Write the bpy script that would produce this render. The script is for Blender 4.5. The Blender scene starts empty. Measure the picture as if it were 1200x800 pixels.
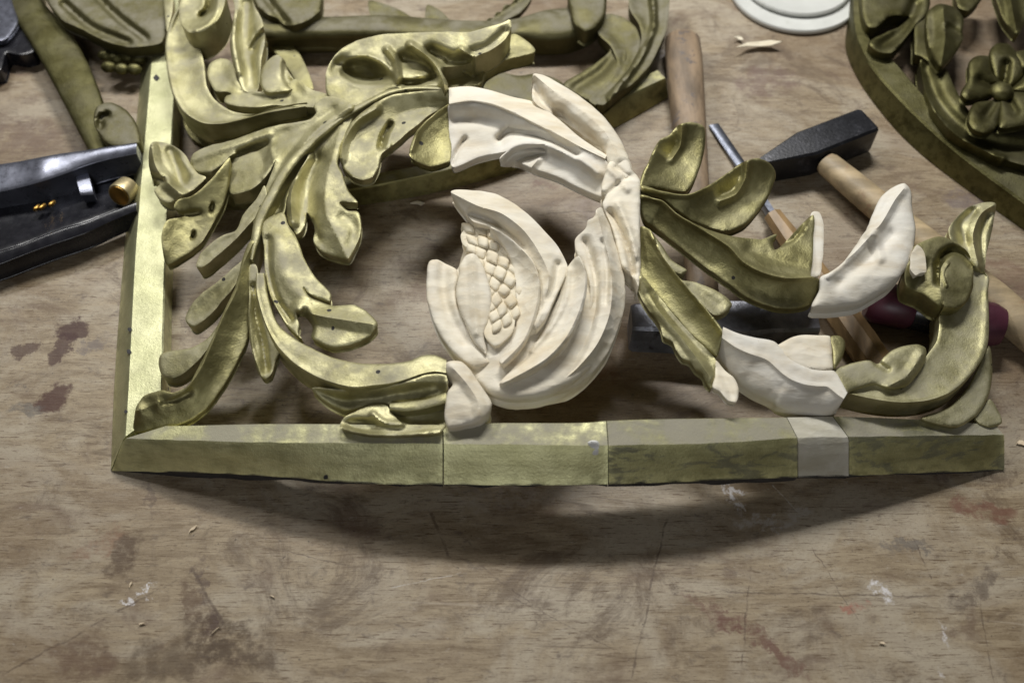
import bpy, bmesh, math, random
import numpy as np
from mathutils import Vector
from mathutils.geometry import delaunay_2d_cdt

# ------------------------------------------------------------------ camera, light, exposure
scene = bpy.context.scene
COL = scene.collection
PITCH = math.radians(57.0)
FPX = 1170.0            # focal length in pixels of a 1200 px wide frame
DIST = 0.88             # camera to the point of the bench at the middle of the frame
CAM = np.array([0.0, -DIST*math.cos(PITCH), DIST*math.sin(PITCH)])
cam_data = bpy.data.cameras.new('camera')
cam = bpy.data.objects.new('camera', cam_data)
COL.objects.link(cam)
cam.location = CAM
cam.rotation_euler = (math.pi/2 - PITCH, 0, 0)
cam_data.sensor_width = 36
cam_data.lens = 36*FPX/1200
cam_data.clip_start = 0.02
cam_data.clip_end = 50
cam_data.dof.use_dof = True
cam_data.dof.focus_distance = 0.835
cam_data.dof.aperture_fstop = 4.0
scene.camera = cam

world = bpy.data.worlds.new('World')
scene.world = world
world.use_nodes = True
world.node_tree.nodes['Background'].inputs[0].default_value = (1.0, 0.95, 0.89, 1)
world.node_tree.nodes['Background'].inputs[1].default_value = 0.05

def area(name, loc, target, sx, sy, power, col):
    l = bpy.data.lights.new(name, 'AREA'); l.shape = 'RECTANGLE'
    l.size = sx; l.size_y = sy; l.energy = power; l.color = col
    o = bpy.data.objects.new(name, l); COL.objects.link(o)
    o.location = loc
    o.rotation_euler = (Vector(target)-Vector(loc)).to_track_quat('-Z', 'Y').to_euler()
    return o
# fluorescent ceiling fittings over the far side of the bench, then an added front fill
area('tube_and_fill_light', (0.12, 1.00, 1.36), (0.0, 0.05, 0), 0.62, 0.11, 25, (1.0, 0.985, 0.95))
area('tube_and_fill_light', (-0.85, 0.98, 1.36), (-0.1, 0.05, 0), 0.62, 0.11, 13, (1.0, 0.985, 0.95))
area('tube_and_fill_light', (-0.10, -1.90, 1.50), (-0.05, -0.1, 0), 0.8, 0.45, 8.0, (0.97, 0.98, 1.0))  # fill lamp added behind the camera to brighten the front rail

scene.render.engine = 'CYCLES'
scene.cycles.use_denoising = True
scene.cycles.max_bounces = 6
scene.view_settings.view_transform = 'Standard'
scene.view_settings.look = 'None'
scene.view_settings.gamma = 1.0
scene.view_settings.exposure = 0.0
scene.view_settings.use_curve_mapping = False

# ------------------------------------------------------------------ measuring helpers
FW = np.array([0, math.cos(PITCH), -math.sin(PITCH)])
UP = np.array([0, math.sin(PITCH), math.cos(PITCH)])
RT = np.array([1.0, 0, 0])

def unproj(p, z):
    """bench-space points (metres) that stand at height z (mm) along the sight lines p"""
    p = np.asarray(p, float).reshape(-1, 2)
    z = np.broadcast_to(np.asarray(z, float), (len(p),))/1000.0
    d = FW[None]*FPX + RT[None]*(p[:, :1]-600) - UP[None]*(p[:, 1:]-400)
    t = (z-CAM[2])/d[:, 2]
    return CAM[None] + d*t[:, None]

def at(x, y, z=0.0):
    return Vector(unproj([(x, y)], z)[0])

def zf(ox, oy, k=4.0):
    return lambda pts: [(ox+x/k, oy+y/k) for x, y in pts]

def arch(px):
    """the panel is bowed: its middle stands clear of the bench (mm)"""
    px = np.asarray(px, float)
    return np.clip(50.0*(1-((px-650.0)/520.0)**2), 0, None)

RNG = random.Random(5)

def rnoise(p, s, seed=0.0):
    """cheap smooth value noise on 2-d points, -1..1"""
    q = np.asarray(p, float)/s + seed*17.31
    i = np.floor(q); f = q-i; f = f*f*(3-2*f)
    def h(a, b):
        v = np.sin(a*127.1+b*311.7+seed*3.7)*43758.5453
        return (v-np.floor(v))*2-1
    x, y = i[:, 0], i[:, 1]; u, v = f[:, 0], f[:, 1]
    return (h(x, y)*(1-u)+h(x+1, y)*u)*(1-v)+(h(x, y+1)*(1-u)+h(x+1, y+1)*u)*v

def smooth_line(pts, closed=False, step=2.0, ten=0.42):
    P = np.asarray(pts, float); n = len(P); out = []
    rng_ = range(n if closed else n-1)
    for i in rng_:
        p1, p2 = P[i], P[(i+1) % n]
        p0 = P[i-1] if (closed or i > 0) else p1
        p3 = P[(i+2) % n] if (closed or i+2 < n) else p2
        L = np.linalg.norm(p2-p1)
        if L < 1e-6: continue
        def tang(a, b, c):
            la, lb = np.linalg.norm(b-a)+1e-6, np.linalg.norm(c-b)+1e-6
            t = (b-a)/la + (c-b)/lb
            return t*0.5
        m1 = tang(p0, p1, p2)*L*ten*2; m2 = tang(p1, p2, p3)*L*ten*2
        k = max(1, int(round(L/step)))
        for j in range(k):
            t = j/k; t2, t3 = t*t, t*t*t
            out.append((2*t3-3*t2+1)*p1+(t3-2*t2+t)*m1+(-2*t3+3*t2)*p2+(t3-t2)*m2)
    if not closed: out.append(P[-1])
    return np.array(out)

def resample(P, n):
    d = np.r_[0, np.cumsum(np.linalg.norm(np.diff(P, axis=0), axis=1))]
    s = np.linspace(0, d[-1], n)
    return np.c_[np.interp(s, d, P[:, 0]), np.interp(s, d, P[:, 1])]

def seg_dist(P, line, closed=False, signed=False):
    line = np.asarray(line, float)
    a = line; b = np.roll(line, -1, 0)
    if not closed: a, b = line[:-1], line[1:]
    best = np.full(len(P), 1e9); sg = np.ones(len(P)); par = np.zeros(len(P))
    L = len(a)
    for i in range(L):
        e = b[i]-a[i]; l2 = e@e+1e-9
        w = P-a[i]; t = np.clip((w@e)/l2, 0, 1)
        d = np.hypot(*(w-t[:, None]*e).T)
        m = d < best
        best[m] = d[m]
        if signed:
            sg[m] = np.sign(e[0]*w[m, 1]-e[1]*w[m, 0]); par[m] = (i+t[m])/L
    return (best, sg, par) if signed else best

# height features: each returns f(points, edge distance) -> mm
def S(x): x = np.clip(x, 0, 1); return x*x*(3-2*x)
def grad(p0, z0, p1, z1):
    p0, p1 = np.array(p0, float), np.array(p1, float); e = p1-p0
    return lambda P, de: z0+(z1-z0)*np.clip(((P-p0)@e)/(e@e), -0.2, 1.2)
def rid(pts, h, w):
    L = smooth_line(pts, step=4) if len(pts) > 2 else np.array(pts, float)
    return lambda P, de: 1.45*h*np.exp(-(seg_dist(P, L)/w)**2)
def tent(pts, h, w):
    L = smooth_line(pts, step=4) if len(pts) > 2 else np.array(pts, float)
    f = lambda P, de: 1.5*h*np.clip(1-seg_dist(P, L)/w, 0, 1)
    f.line = L; return f
def cup(h, w): return lambda P, de: -h*(1-np.exp(-(de/w)**2))
def dome(h, w): return lambda P, de: (h if h > 10 else 0.75*h)*(1-np.clip(1-de/w, 0, 1)**2)**0.5
def pit(c, rx, ry, rot, h):
    c = np.array(c, float); r = math.radians(rot); cs, sn = math.cos(r), math.sin(r)
    def f(P, de):
        q = P-c; u = (q[:, 0]*cs+q[:, 1]*sn)/rx; v = (-q[:, 0]*sn+q[:, 1]*cs)/ry
        return h*np.exp(-((u*u+v*v)**1.5))
    return f
def step(pts, h, w, reach):
    """ground drops (h<0) or rises to the right-hand side of the line, fading over reach"""
    L = smooth_line(pts, step=4) if len(pts) > 2 else np.array(pts, float)
    def f(P, de):
        d, sg, t = seg_dist(P, L, signed=True)
        return np.where(sg > 0, h*S(d/w)*np.exp(-(d/reach)**2), 0)*np.clip(np.minimum(t, 1-t)*8, 0, 1)
    f.line = L; return f
def roof(pts, rl, rr, wl=40, wr=40):
    """a crease along the line: the surface falls away at rl / rr mm per step on its left / right side"""
    L = smooth_line(pts, step=4) if len(pts) > 2 else np.array(pts, float)
    def f(P, de):
        d, sg, t = seg_dist(P, L, signed=True)
        # ease out towards the limit so that the foot of the slope is a hollow, not an edge
        lim = np.where(sg > 0, wr, wl); x = np.clip(d/lim, 0, 1)
        return -np.where(sg > 0, rr, rl)*lim*(x-0.28*x**3)/0.86
    f.line = L; return f

# ------------------------------------------------------------------ mesh helpers
def link_mesh(name, V, Fs, mat, parent=None, smooth=True, angle=38):
    me = bpy.data.meshes.new(name)
    V = [tuple(v) for v in V]
    if parent is not None:
        o_ = ROOT_LOC.get(parent.name, Vector((0, 0, 0)))
        V = [(v[0]-o_.x, v[1]-o_.y, v[2]-o_.z) for v in V]
    me.from_pydata(V, [], Fs)
    bm = bmesh.new(); bm.from_mesh(me)
    bmesh.ops.recalc_face_normals(bm, faces=bm.faces)
    bm.to_mesh(me); bm.free()
    if smooth:
        me.polygons.foreach_set('use_smooth', [True]*len(me.polygons))
        me.set_sharp_from_angle(angle=math.radians(angle))
    me.materials.append(mat)
    o = bpy.data.objects.new(name, me); COL.objects.link(o)
    if parent is not None:
        o.parent = parent
        ROOT_LOC[o.name] = ROOT_LOC.get(parent.name, Vector((0, 0, 0)))
    return o

ROOT_LOC = {}
def thing(name, label, cat, loc=(0, 0, 0), group=None):
    o = bpy.data.objects.new(name, None); COL.objects.link(o)
    o.empty_display_size = 0.02
    o.location = loc; ROOT_LOC[o.name] = Vector(loc)
    o['label'] = label; o['category'] = cat
    if group: o['group'] = group
    return o

def tag(o, label, cat, group=None):
    o['label'] = label; o['category'] = cat
    if group: o['group'] = group
    return o

def plate(name, outline, z, th, feats, mat, parent, res=2.1, er=0.6, ins=2.5, rough=0.5, bow=arch, seed=None, sharp=50, line_step=2.2):
    """a carved lobe: smooth outline, a relief of height features on top, undercut sides, closed back"""
    seed = RNG.random()*50 if seed is None else seed
    O = smooth_line(outline, True, line_step)
    if rough: O = O + np.c_[rnoise(O, 9, seed+1), rnoise(O, 9, seed+2)]*0.35
    # orientation: counter-clockwise in (x right, y down) flipped later by normals
    x, y = O[:, 0], O[:, 1]
    areaP = 0.5*np.sum(x*np.roll(y, -1)-np.roll(x, -1)*y)
    if areaP < 0: O = O[::-1].copy()
    lo, hi = O.min(0), O.max(0)
    # interior points: hex grid plus an inner ring
    gx = np.arange(lo[0], hi[0]+res, res); gy = np.arange(lo[1], hi[1]+res, res*0.87)
    pts = []
    for j, yy in enumerate(gy):
        r = np.c_[gx+(res/2 if j % 2 else 0), np.full(len(gx), yy)]
        pts.append(r)
    pts = np.concatenate(pts)
    pts = pts + (np.c_[rnoise(pts*7.3, 3, seed), rnoise(pts*7.3, 3, seed+9)])*res*0.12
    def inside(P):
        c = np.zeros(len(P), bool); n = len(O)
        for i in range(n):
            a, b = O[i], O[(i+1) % n]
            if a[1] == b[1]: continue
            m = ((a[1] > P[:, 1]) != (b[1] > P[:, 1])) & (P[:, 0] < (b[0]-a[0])*(P[:, 1]-a[1])/(b[1]-a[1])+a[0])
            c ^= m
        return c
    pts = pts[inside(pts)]
    de = seg_dist(pts, O, True) if len(pts) else np.zeros(0)
    pts = pts[de > 1.9] if len(pts) else pts
    t = np.roll(O, -1, 0)-np.roll(O, 1, 0); t /= np.linalg.norm(t, axis=1)[:, None]+1e-9
    nrm = np.c_[-t[:, 1], t[:, 0]]      # inward for this orientation
    ring = O + nrm*1.0
    ring = ring[inside(ring)]
    dr = seg_dist(ring, O, True); ring = ring[dr > 0.75]
    for f in feats:                       # let the mesh edges follow the carved creases
        if getattr(f, 'line', None) is None: continue
        ln_ = smooth_line(f.line, step=1.9) if len(f.line) > 2 else resample(f.line, max(2, int(np.linalg.norm(f.line[1]-f.line[0])/1.9)))
        ln_ = ln_[inside(ln_)]
        if not len(ln_): continue
        ln_ = ln_[seg_dist(ln_, O, True) > 1.3]
        if len(ln_) < 2: continue
        if len(pts):
            d_ = np.min(np.linalg.norm(pts[:, None]-ln_[None], axis=2), axis=1); pts = pts[d_ > 1.25]
        if len(ring):
            d_ = np.min(np.linalg.norm(ring[:, None]-ln_[None], axis=2), axis=1); ring = ring[d_ > 0.8]
        pts = np.concatenate([pts, ln_]) if len(pts) else ln_
    allp = np.concatenate([O, ring, pts]) if len(pts) else np.concatenate([O, ring])
    n = len(O)
    r = delaunay_2d_cdt([Vector(q) for q in allp], [], [list(range(n))], 1, 1e-4)
    V2 = np.array([(v[0], v[1]) for v in r[0]]); Fs = [list(f) for f in r[2]]
    de = seg_dist(V2, O, True)
    zz = np.zeros(len(V2))
    for f in ([grad((0, 0), z, (1, 0), z)] if isinstance(z, (int, float)) else [z]) + list(feats):
        zz += f(V2, de)
    zz -= er*np.exp(-(de/0.9)**2)
    zz += rough*(0.55*rnoise(V2, 16, seed+3)+0.45*rnoise(V2, 7, seed+4))
    zz += bow(V2[:, 0])
    top = unproj(V2, zz)
    # boundary loop from faces
    cnt = {}
    for f in Fs:
        for a, b in zip(f, f[1:]+f[:1]):
            cnt[(a, b)] = cnt.get((a, b), 0)+1
    be = [(a, b) for (a, b) in cnt if (b, a) not in cnt]
    nv = len(V2)
    cen = np.zeros((nv, 2)); bset = sorted({v for e in be for v in e})
    acc = np.zeros((nv, 2))
    for a, b in be:
        e = top[b][:2]-top[a][:2]; l = np.linalg.norm(e)+1e-9
        m = np.array([-e[1], e[0]])/l
        acc[a] += m; acc[b] += m
    ln = np.linalg.norm(acc, axis=1)[:, None]; acc = acc/np.maximum(ln, 1e-9)
    # choose the inward sign
    sgn = 1.0
    if be:
        a, b = be[0]
        f0 = next(f for f in Fs if a in f and b in f)
        c0 = np.mean([top[i][:2] for i in f0], axis=0)
        if (c0-top[a][:2])@acc[a] < 0: sgn = -1.0
    acc *= sgn*0.00075
    V = [list(v) for v in top]
    ringidx = {v: [v] for v in bset}
    KS = (0.33, 0.7)
    for k in KS:
        for v in bset:
            q = top[v].copy(); q[:2] += acc[v]*ins*k**1.4; q[2] = max(q[2]-th*k/1000, 0.0006+0.001*(1-k))
            ringidx[v].append(len(V)); V.append(list(q))
    base = len(V)
    for i in range(nv):
        q = top[i].copy(); q[:2] += acc[i]*ins; q[2] = max(q[2]-th/1000, 0.0005)
        V.append(list(q))
    for v in bset: ringidx[v].append(base+v)
    FF = list(Fs) + [[base+i for i in reversed(f)] for f in Fs]
    for a, b in be:
        for k in range(len(KS)+1):
            FF.append([ringidx[b][k], ringidx[a][k], ringidx[a][k+1], ringidx[b][k+1]])
    return link_mesh(name, V, FF, mat, parent, angle=sharp)

def ribbon(name, A, Bp, zl, zr, prof, th, mat, parent, n=None, m=15, er=1.2, ins=2.0, rough=0.45, bow=arch, seed=None, cap=0.0, sharp=50):
    """a carved band between two edge lines; heights zl/zr along it and a cross profile prof(s,t)"""
    seed = RNG.random()*50 if seed is None else seed
    A = smooth_line(A, step=2); Bp = smooth_line(Bp, step=2)
    if n is None: n = int(max(12, max(np.linalg.norm(np.diff(A, axis=0), axis=1).sum(), np.linalg.norm(np.diff(Bp, axis=0), axis=1).sum())/2.3))
    A = resample(A, n); Bp = resample(Bp, n)
    s = np.linspace(0, 1, n)
    t = np.r_[0, 0.035, np.linspace(0.09, 0.91, m-4), 0.965, 1]
    zl = np.interp(s, np.linspace(0, 1, len(zl)), zl); zr = np.interp(s, np.linspace(0, 1, len(zr)), zr)
    P = A[:, None]*(1-t)[None, :, None]+Bp[:, None]*t[None, :, None]
    SS, TT = np.meshgrid(s, t, indexing='ij')
    Z = zl[:, None]*(1-t)[None]+zr[:, None]*t[None]+prof(SS, TT)
    Z -= er*(np.exp(-(TT/0.03)**2)+np.exp(-((1-TT)/0.03)**2))
    if cap: Z -= cap*(np.exp(-(SS/0.05)**2)+np.exp(-((1-SS)/0.05)**2))
    Pf = P.reshape(-1, 2)
    Z = Z.reshape(-1)+rough*(0.55*rnoise(Pf, 16, seed+3)+0.45*rnoise(Pf, 7, seed+4))+bow(Pf[:, 0])
    top = unproj(Pf, Z); mm = len(t)
    idx = lambda i, j: i*mm+j
    F = []
    for i in range(n-1):
        for j in range(mm-1):
            F.append([idx(i, j), idx(i+1, j), idx(i+1, j+1), idx(i, j+1)])
    loop = [idx(i, 0) for i in range(n)]+[idx(n-1, j) for j in range(1, mm)]+[idx(i, mm-1) for i in range(n-2, -1, -1)]+[idx(0, j) for j in range(mm-2, 0, -1)]
    bot = top.copy().reshape(n, mm, 3)
    mid = bot[:, mm//2:mm//2+1, :2].copy()
    wid = np.linalg.norm(bot[:, 0, :2]-bot[:, -1, :2], axis=1)[:, None, None]+1e-6
    k = np.clip(ins*0.00075*2/wid, 0, 0.6)
    bot[:, :, :2] = bot[:, :, :2]*(1-k)+mid*k
    bot[:, :, 2] = np.maximum(bot[:, :, 2]-th/1000, 0.0005)
    bot = bot.reshape(-1, 3)
    V = [list(v) for v in top]; base = len(V); V += [list(v) for v in bot]
    midr = {}
    for v in loop:
        midr[v] = len(V); q = top[v]*0.5+bot[v]*0.5; q[:2] = top[v][:2]*0.62+bot[v][:2]*0.38; V.append(list(q))
    F += [[base+i for i in reversed(f)] for f in F[:]]
    for a, b in zip(loop, loop[1:]+loop[:1]):
        F.append([b, a, midr[a], midr[b]]); F.append([midr[b], midr[a], base+a, base+b])
    return link_mesh(name, V, F, mat, parent, angle=sharp)

def strip_edges(c):
    c = np.array(c, float); L = smooth_line(c[:, :2], step=3)
    d0 = np.r_[0, np.cumsum(np.linalg.norm(np.diff(c[:, :2], axis=0), axis=1))]
    d1 = np.r_[0, np.cumsum(np.linalg.norm(np.diff(L, axis=0), axis=1))]
    w = np.interp(d1/d1[-1], d0/d0[-1], c[:, 2])
    t = np.gradient(L, axis=0); t /= np.linalg.norm(t, axis=1)[:, None]
    nn = np.c_[-t[:, 1], t[:, 0]]
    return L+nn*w[:, None]/2, L-nn*w[:, None]/2

def convex(h): return lambda s, t: h*(1-(2*t-1)**2)
def scoop(h): return lambda s, t: -h*(1-(2*t-1)**2)
def both(*fs): return lambda s, t: sum(f(s, t) for f in fs)
def rdg(t0, h, w): return lambda s, t: h*np.exp(-((t-t0)/w)**2)

def solid(name, bm, mat, parent=None, smooth=True, angle=35):
    bmesh.ops.recalc_face_normals(bm, faces=bm.faces)
    me = bpy.data.meshes.new(name)
    if parent is not None:
        o_ = ROOT_LOC.get(parent.name, Vector((0, 0, 0)))
        bmesh.ops.translate(bm, verts=bm.verts, vec=-o_)
    bm.to_mesh(me); bm.free()
    if smooth:
        me.polygons.foreach_set('use_smooth', [True]*len(me.polygons))
        me.set_sharp_from_angle(angle=math.radians(angle))
    me.materials.append(mat)
    o = bpy.data.objects.new(name, me); COL.objects.link(o)
    if parent is not None:
        o.parent = parent; ROOT_LOC[o.name] = ROOT_LOC.get(parent.name, Vector((0, 0, 0)))
    return o

def loft(sections, cap=True):
    """bmesh from a list of vertex rings"""
    bm = bmesh.new(); R = [[bm.verts.new(p) for p in s] for s in sections]
    k = len(R[0])
    for a, b in zip(R, R[1:]):
        for i in range(k): bm.faces.new((a[i], a[(i+1) % k], b[(i+1) % k], b[i]))
    if cap: bm.faces.new(R[0]); bm.faces.new(R[-1])
    return bm

def axis_frame(d):
    d = Vector(d).normalized(); up = Vector((0, 0, 1))
    if abs(d.z) > 0.95: up = Vector((0, 1, 0))
    r = d.cross(up).normalized(); u = r.cross(d).normalized()
    return d, r, u

def rod(p0, p1, prof, k=20, sq=0.0, fr=1.0):
    """turned rod from p0 to p1; prof = [(s, radius)], fr flattens vertically; sq -> superellipse exponent"""
    p0, p1 = Vector(p0), Vector(p1); d, r, u = axis_frame(p1-p0); secs = []
    for s, rad in prof:
        c = p0.lerp(p1, s); ring = []
        for i in range(k):
            a = 2*math.pi*i/k; ca, sa = math.cos(a), math.sin(a)
            if sq:
                e = 2.0/sq
                ca = math.copysign(abs(ca)**e, ca); sa = math.copysign(abs(sa)**e, sa)
            ring.append(c+r*(rad*ca)+u*(rad*fr*sa))
        secs.append(ring)
    return loft(secs)

# ------------------------------------------------------------------ materials
class NT:
    def __init__(self, name):
        self.m = bpy.data.materials.new(name); self.m.use_nodes = True
        self.t = self.m.node_tree; self.b = self.t.nodes['Principled BSDF']
        self.tc = self.n('ShaderNodeTexCoord')
    def n(self, kind, **kw):
        nd = self.t.nodes.new(kind)
        for k, v in kw.items(): setattr(nd, k, v)
        return nd
    def l(self, a, b): self.t.links.new(a, b)
    def put(self, sock, v):
        if isinstance(v, (int, float)): sock.default_value = v
        elif isinstance(v, tuple): sock.default_value = v if len(v) == 4 or sock.type == 'VECTOR' else (*v, 1)
        else: self.l(v, sock)
    def map(self, scale=(1, 1, 1), loc=(0, 0, 0), rot=(0, 0, 0), src=None):
        mp = self.n('ShaderNodeMapping'); mp.inputs['Scale'].default_value = scale
        mp.inputs['Location'].default_value = loc; mp.inputs['Rotation'].default_value = rot
        self.l(src or self.tc.outputs['Object'], mp.inputs[0]); return mp.outputs[0]
    def noise(self, scale, detail=4, rough=0.55, vec=None, dist=0.0, out='Fac'):
        nd = self.n('ShaderNodeTexNoise'); nd.inputs['Scale'].default_value = scale
        nd.inputs['Detail'].default_value = detail; nd.inputs['Roughness'].default_value = rough
        nd.inputs['Distortion'].default_value = dist
        self.l(vec or self.tc.outputs['Object'], nd.inputs['Vector']); return nd.outputs[out]
    def ramp(self, f, a, b, smooth=True):
        nd = self.n('ShaderNodeMapRange'); nd.interpolation_type = 'SMOOTHSTEP' if smooth else 'LINEAR'
        self.l(f, nd.inputs[0]); nd.inputs[1].default_value = a; nd.inputs[2].default_value = b
        return nd.outputs[0]
    def math(self, op, a, b=0.0, c=None):
        nd = self.n('ShaderNodeMath', operation=op); self.put(nd.inputs[0], a); self.put(nd.inputs[1], b)
        if c is not None: self.put(nd.inputs[2], c)
        return nd.outputs[0]
    def mix(self, f, a, b, mode='MIX'):
        nd = self.n('ShaderNodeMix', data_type='RGBA', blend_type=mode)
        self.put(nd.inputs[0], f); self.put(nd.inputs[6], a); self.put(nd.inputs[7], b); return nd.outputs[2]
    def bump(self, h, strength=0.3, dist=0.001, prev=None):
        nd = self.n('ShaderNodeBump'); nd.inputs['Strength'].default_value = strength
        nd.inputs['Distance'].default_value = dist; self.l(h, nd.inputs['Height'])
        if prev is not None: self.l(prev, nd.inputs['Normal'])
        return nd.outputs[0]
    def set(self, **kw):
        for k, v in kw.items(): self.put(self.b.inputs[k.replace('_', ' ')], v)
        return self.m

def gold(name, light=(0.51, 0.482, 0.290), dark=(0.30, 0.278, 0.140), dust=0.68, rough=0.53, worn=0.0, metal=0.88, streak=0.0, cover=(0.38, 0.68), spots=True):
    g = NT(name)
    n1 = g.noise(38, 4); n2 = g.noise(420, 3, 0.6); n3 = g.noise(9, 3)
    col = g.mix(g.ramp(n1, 0.3, 0.72), dark, light)
    if streak:
        st_ = g.noise(40, 6, 0.7, g.map((0.25, 3.0, 3.0)))
        col = g.mix(g.math('MULTIPLY', g.ramp(st_, 0.45, 0.68), streak), col, tuple(v*0.48 for v in dark))
        col = g.mix(g.math('MULTIPLY', g.ramp(st_, 0.48, 0.30), streak*0.7), col, tuple(min(1, v*1.35) for v in light))
    geo = g.n('ShaderNodeNewGeometry')
    rub = g.math('MULTIPLY', g.ramp(geo.outputs['Pointiness'], 0.525, 0.60), g.ramp(g.noise(90, 4, 0.65), 0.35, 0.6))   # rubbed bright on proud edges
    col = g.mix(g.math('MULTIPLY', rub, 0.75), col, tuple(min(1, v*1.5) for v in light))
    # dust lies on faces that look straight up
    sep = g.n('ShaderNodeSeparateXYZ'); g.l(geo.outputs['Normal'], sep.inputs[0])
    up = g.ramp(sep.outputs[2], 0.80, 1.0)
    dn = g.ramp(g.noise(24, 6, 0.65), *cover)
    dfac = g.math('MULTIPLY', g.math('MULTIPLY', up, dn), dust)
    speck = g.ramp(g.noise(900, 2, 0.5), 0.66, 0.74)
    dfac = g.math('MAXIMUM', dfac, g.math('MULTIPLY', g.math('MULTIPLY', speck, up), dust*0.8))
    met = g.math('SUBTRACT', metal, g.math('MULTIPLY', dfac, metal))
    ro = g.math('ADD', g.math('MULTIPLY_ADD', n2, 0.16, rough-0.08), g.math('MULTIPLY', dfac, 0.4))
    if worn:
        wf = g.math('MULTIPLY', g.ramp(g.noise(60, 6, 0.7, g.map((0.35, 1, 1.2)), 0.6), 0.50, 0.58), worn)
        col = g.mix(wf, col, (0.045, 0.048, 0.06)); met = g.math('MULTIPLY', met, g.math('SUBTRACT', 1.0, wf))
    col = g.mix(dfac, col, (0.30, 0.28, 0.222))
    if spots:
        v = g.n('ShaderNodeTexVoronoi'); v.inputs['Scale'].default_value = 42; g.l(g.tc.outputs['Object'], v.inputs['Vector'])
        near = g.math('LESS_THAN', v.outputs['Distance'], 0.085)
        sp = g.n('ShaderNodeSeparateColor'); g.l(v.outputs['Color'], sp.inputs[0])
        hole = g.math('MULTIPLY', near, g.math('GREATER_THAN', sp.outputs[0], 0.60))
        col = g.mix(hole, col, (0.012, 0.01, 0.008)); met = g.math('MULTIPLY', met, g.math('SUBTRACT', 1.0, hole))
    bn = g.bump(g.noise(500, 3, 0.75), 0.42, 0.0010)
    bn = g.bump(g.noise(150, 4, 0.6), 0.14, 0.0018, bn)
    return g.set(Base_Color=col, Metallic=met, Roughness=ro, Normal=bn)

M = {}
M['gold'] = gold('gilt_wood')
M['gold_rail'] = gold('gilt_rail', light=(0.68, 0.665, 0.385), dark=(0.53, 0.515, 0.275), dust=0.92, rough=0.52, streak=0.5, cover=(0.30, 0.58), spots=False)
M['gold_bright'] = gold('gilt_bright', light=(0.58, 0.575, 0.36), dark=(0.42, 0.42, 0.245), dust=0.12, rough=0.50, spots=True)
M['gold_worn'] = gold('gilt_worn', light=(0.50, 0.485, 0.26), dark=(0.36, 0.345, 0.17), dust=0.92, rough=0.58, cover=(0.30, 0.58), worn=0.5, streak=0.5, spots=False)
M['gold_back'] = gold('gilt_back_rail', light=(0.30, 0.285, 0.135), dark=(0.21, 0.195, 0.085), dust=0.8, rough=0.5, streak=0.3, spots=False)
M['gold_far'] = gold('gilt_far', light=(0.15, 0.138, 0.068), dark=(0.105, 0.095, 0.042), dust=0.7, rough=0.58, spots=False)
M['gold_side'] = gold('gilt_dark_olive', light=(0.115, 0.107, 0.045), dark=(0.060, 0.054, 0.018), dust=0.12, rough=0.50, spots=False)  # dark olive gilt, own colour of the panels behind
M['gold_dark'] = gold('gilt_shaded', light=(0.36, 0.335, 0.165), dark=(0.20, 0.183, 0.080), dust=0.25, rough=0.50)  # darker gilt: shade put into the colour of leaves turned from light

def newwood(name, base=(0.745, 0.69, 0.560), shade=(0.59, 0.50, 0.35), wash=0.35, rot=0.0, facet=0.55):
    g = NT(name)
    grain = g.noise(55, 5, 0.6, g.map((0.22, 1.6, 1.6), rot=(0, 0, rot)))
    fine = g.noise(420, 3, 0.6, g.map((0.3, 1.4, 1.4), rot=(0, 0, rot)))
    col = g.mix(g.ramp(grain, 0.35, 0.8), base, shade)
    w = g.math('MULTIPLY', g.ramp(g.noise(30, 4, 0.6), 0.38, 0.66), wash)
    col = g.mix(w, col, (0.74, 0.725, 0.68))
    spk = g.ramp(g.noise(260, 2, 0.5), 0.70, 0.78)
    col = g.mix(g.math('MULTIPLY', spk, 0.35), col, (0.40, 0.32, 0.22))
    vo = g.n('ShaderNodeTexVoronoi'); vo.inputs['Scale'].default_value = 75; g.l(g.map((0.45, 1.2, 1.2), rot=(0, 0, rot)), vo.inputs['Vector'])
    bn = g.bump(vo.outputs['Distance'], facet, 0.0024)
    bn = g.bump(fine, 0.30, 0.0006, bn)
    bn = g.bump(g.noise(70, 4, 0.6, g.map((0.6, 1.3, 1.3), rot=(0, 0, rot))), 0.35, 0.0018, bn)
    return g.set(Base_Color=col, Roughness=0.72, Normal=bn, Specular_IOR_Level=0.25)
M['new'] = newwood('new_wood', rot=0.4)
M['new_grey'] = newwood('new_wood_primed', base=(0.70, 0.665, 0.575), shade=(0.57, 0.50, 0.385), wash=0.55, rot=-0.5, facet=0.20)
M['new_raw'] = newwood('new_wood_raw', base=(0.73, 0.67, 0.53), shade=(0.60, 0.51, 0.35), wash=0.1, rot=0.9)
M['splice'] = newwood('splice_wood', base=(0.50, 0.475, 0.385), shade=(0.40, 0.37, 0.28), wash=0.35, rot=1.45)

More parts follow.
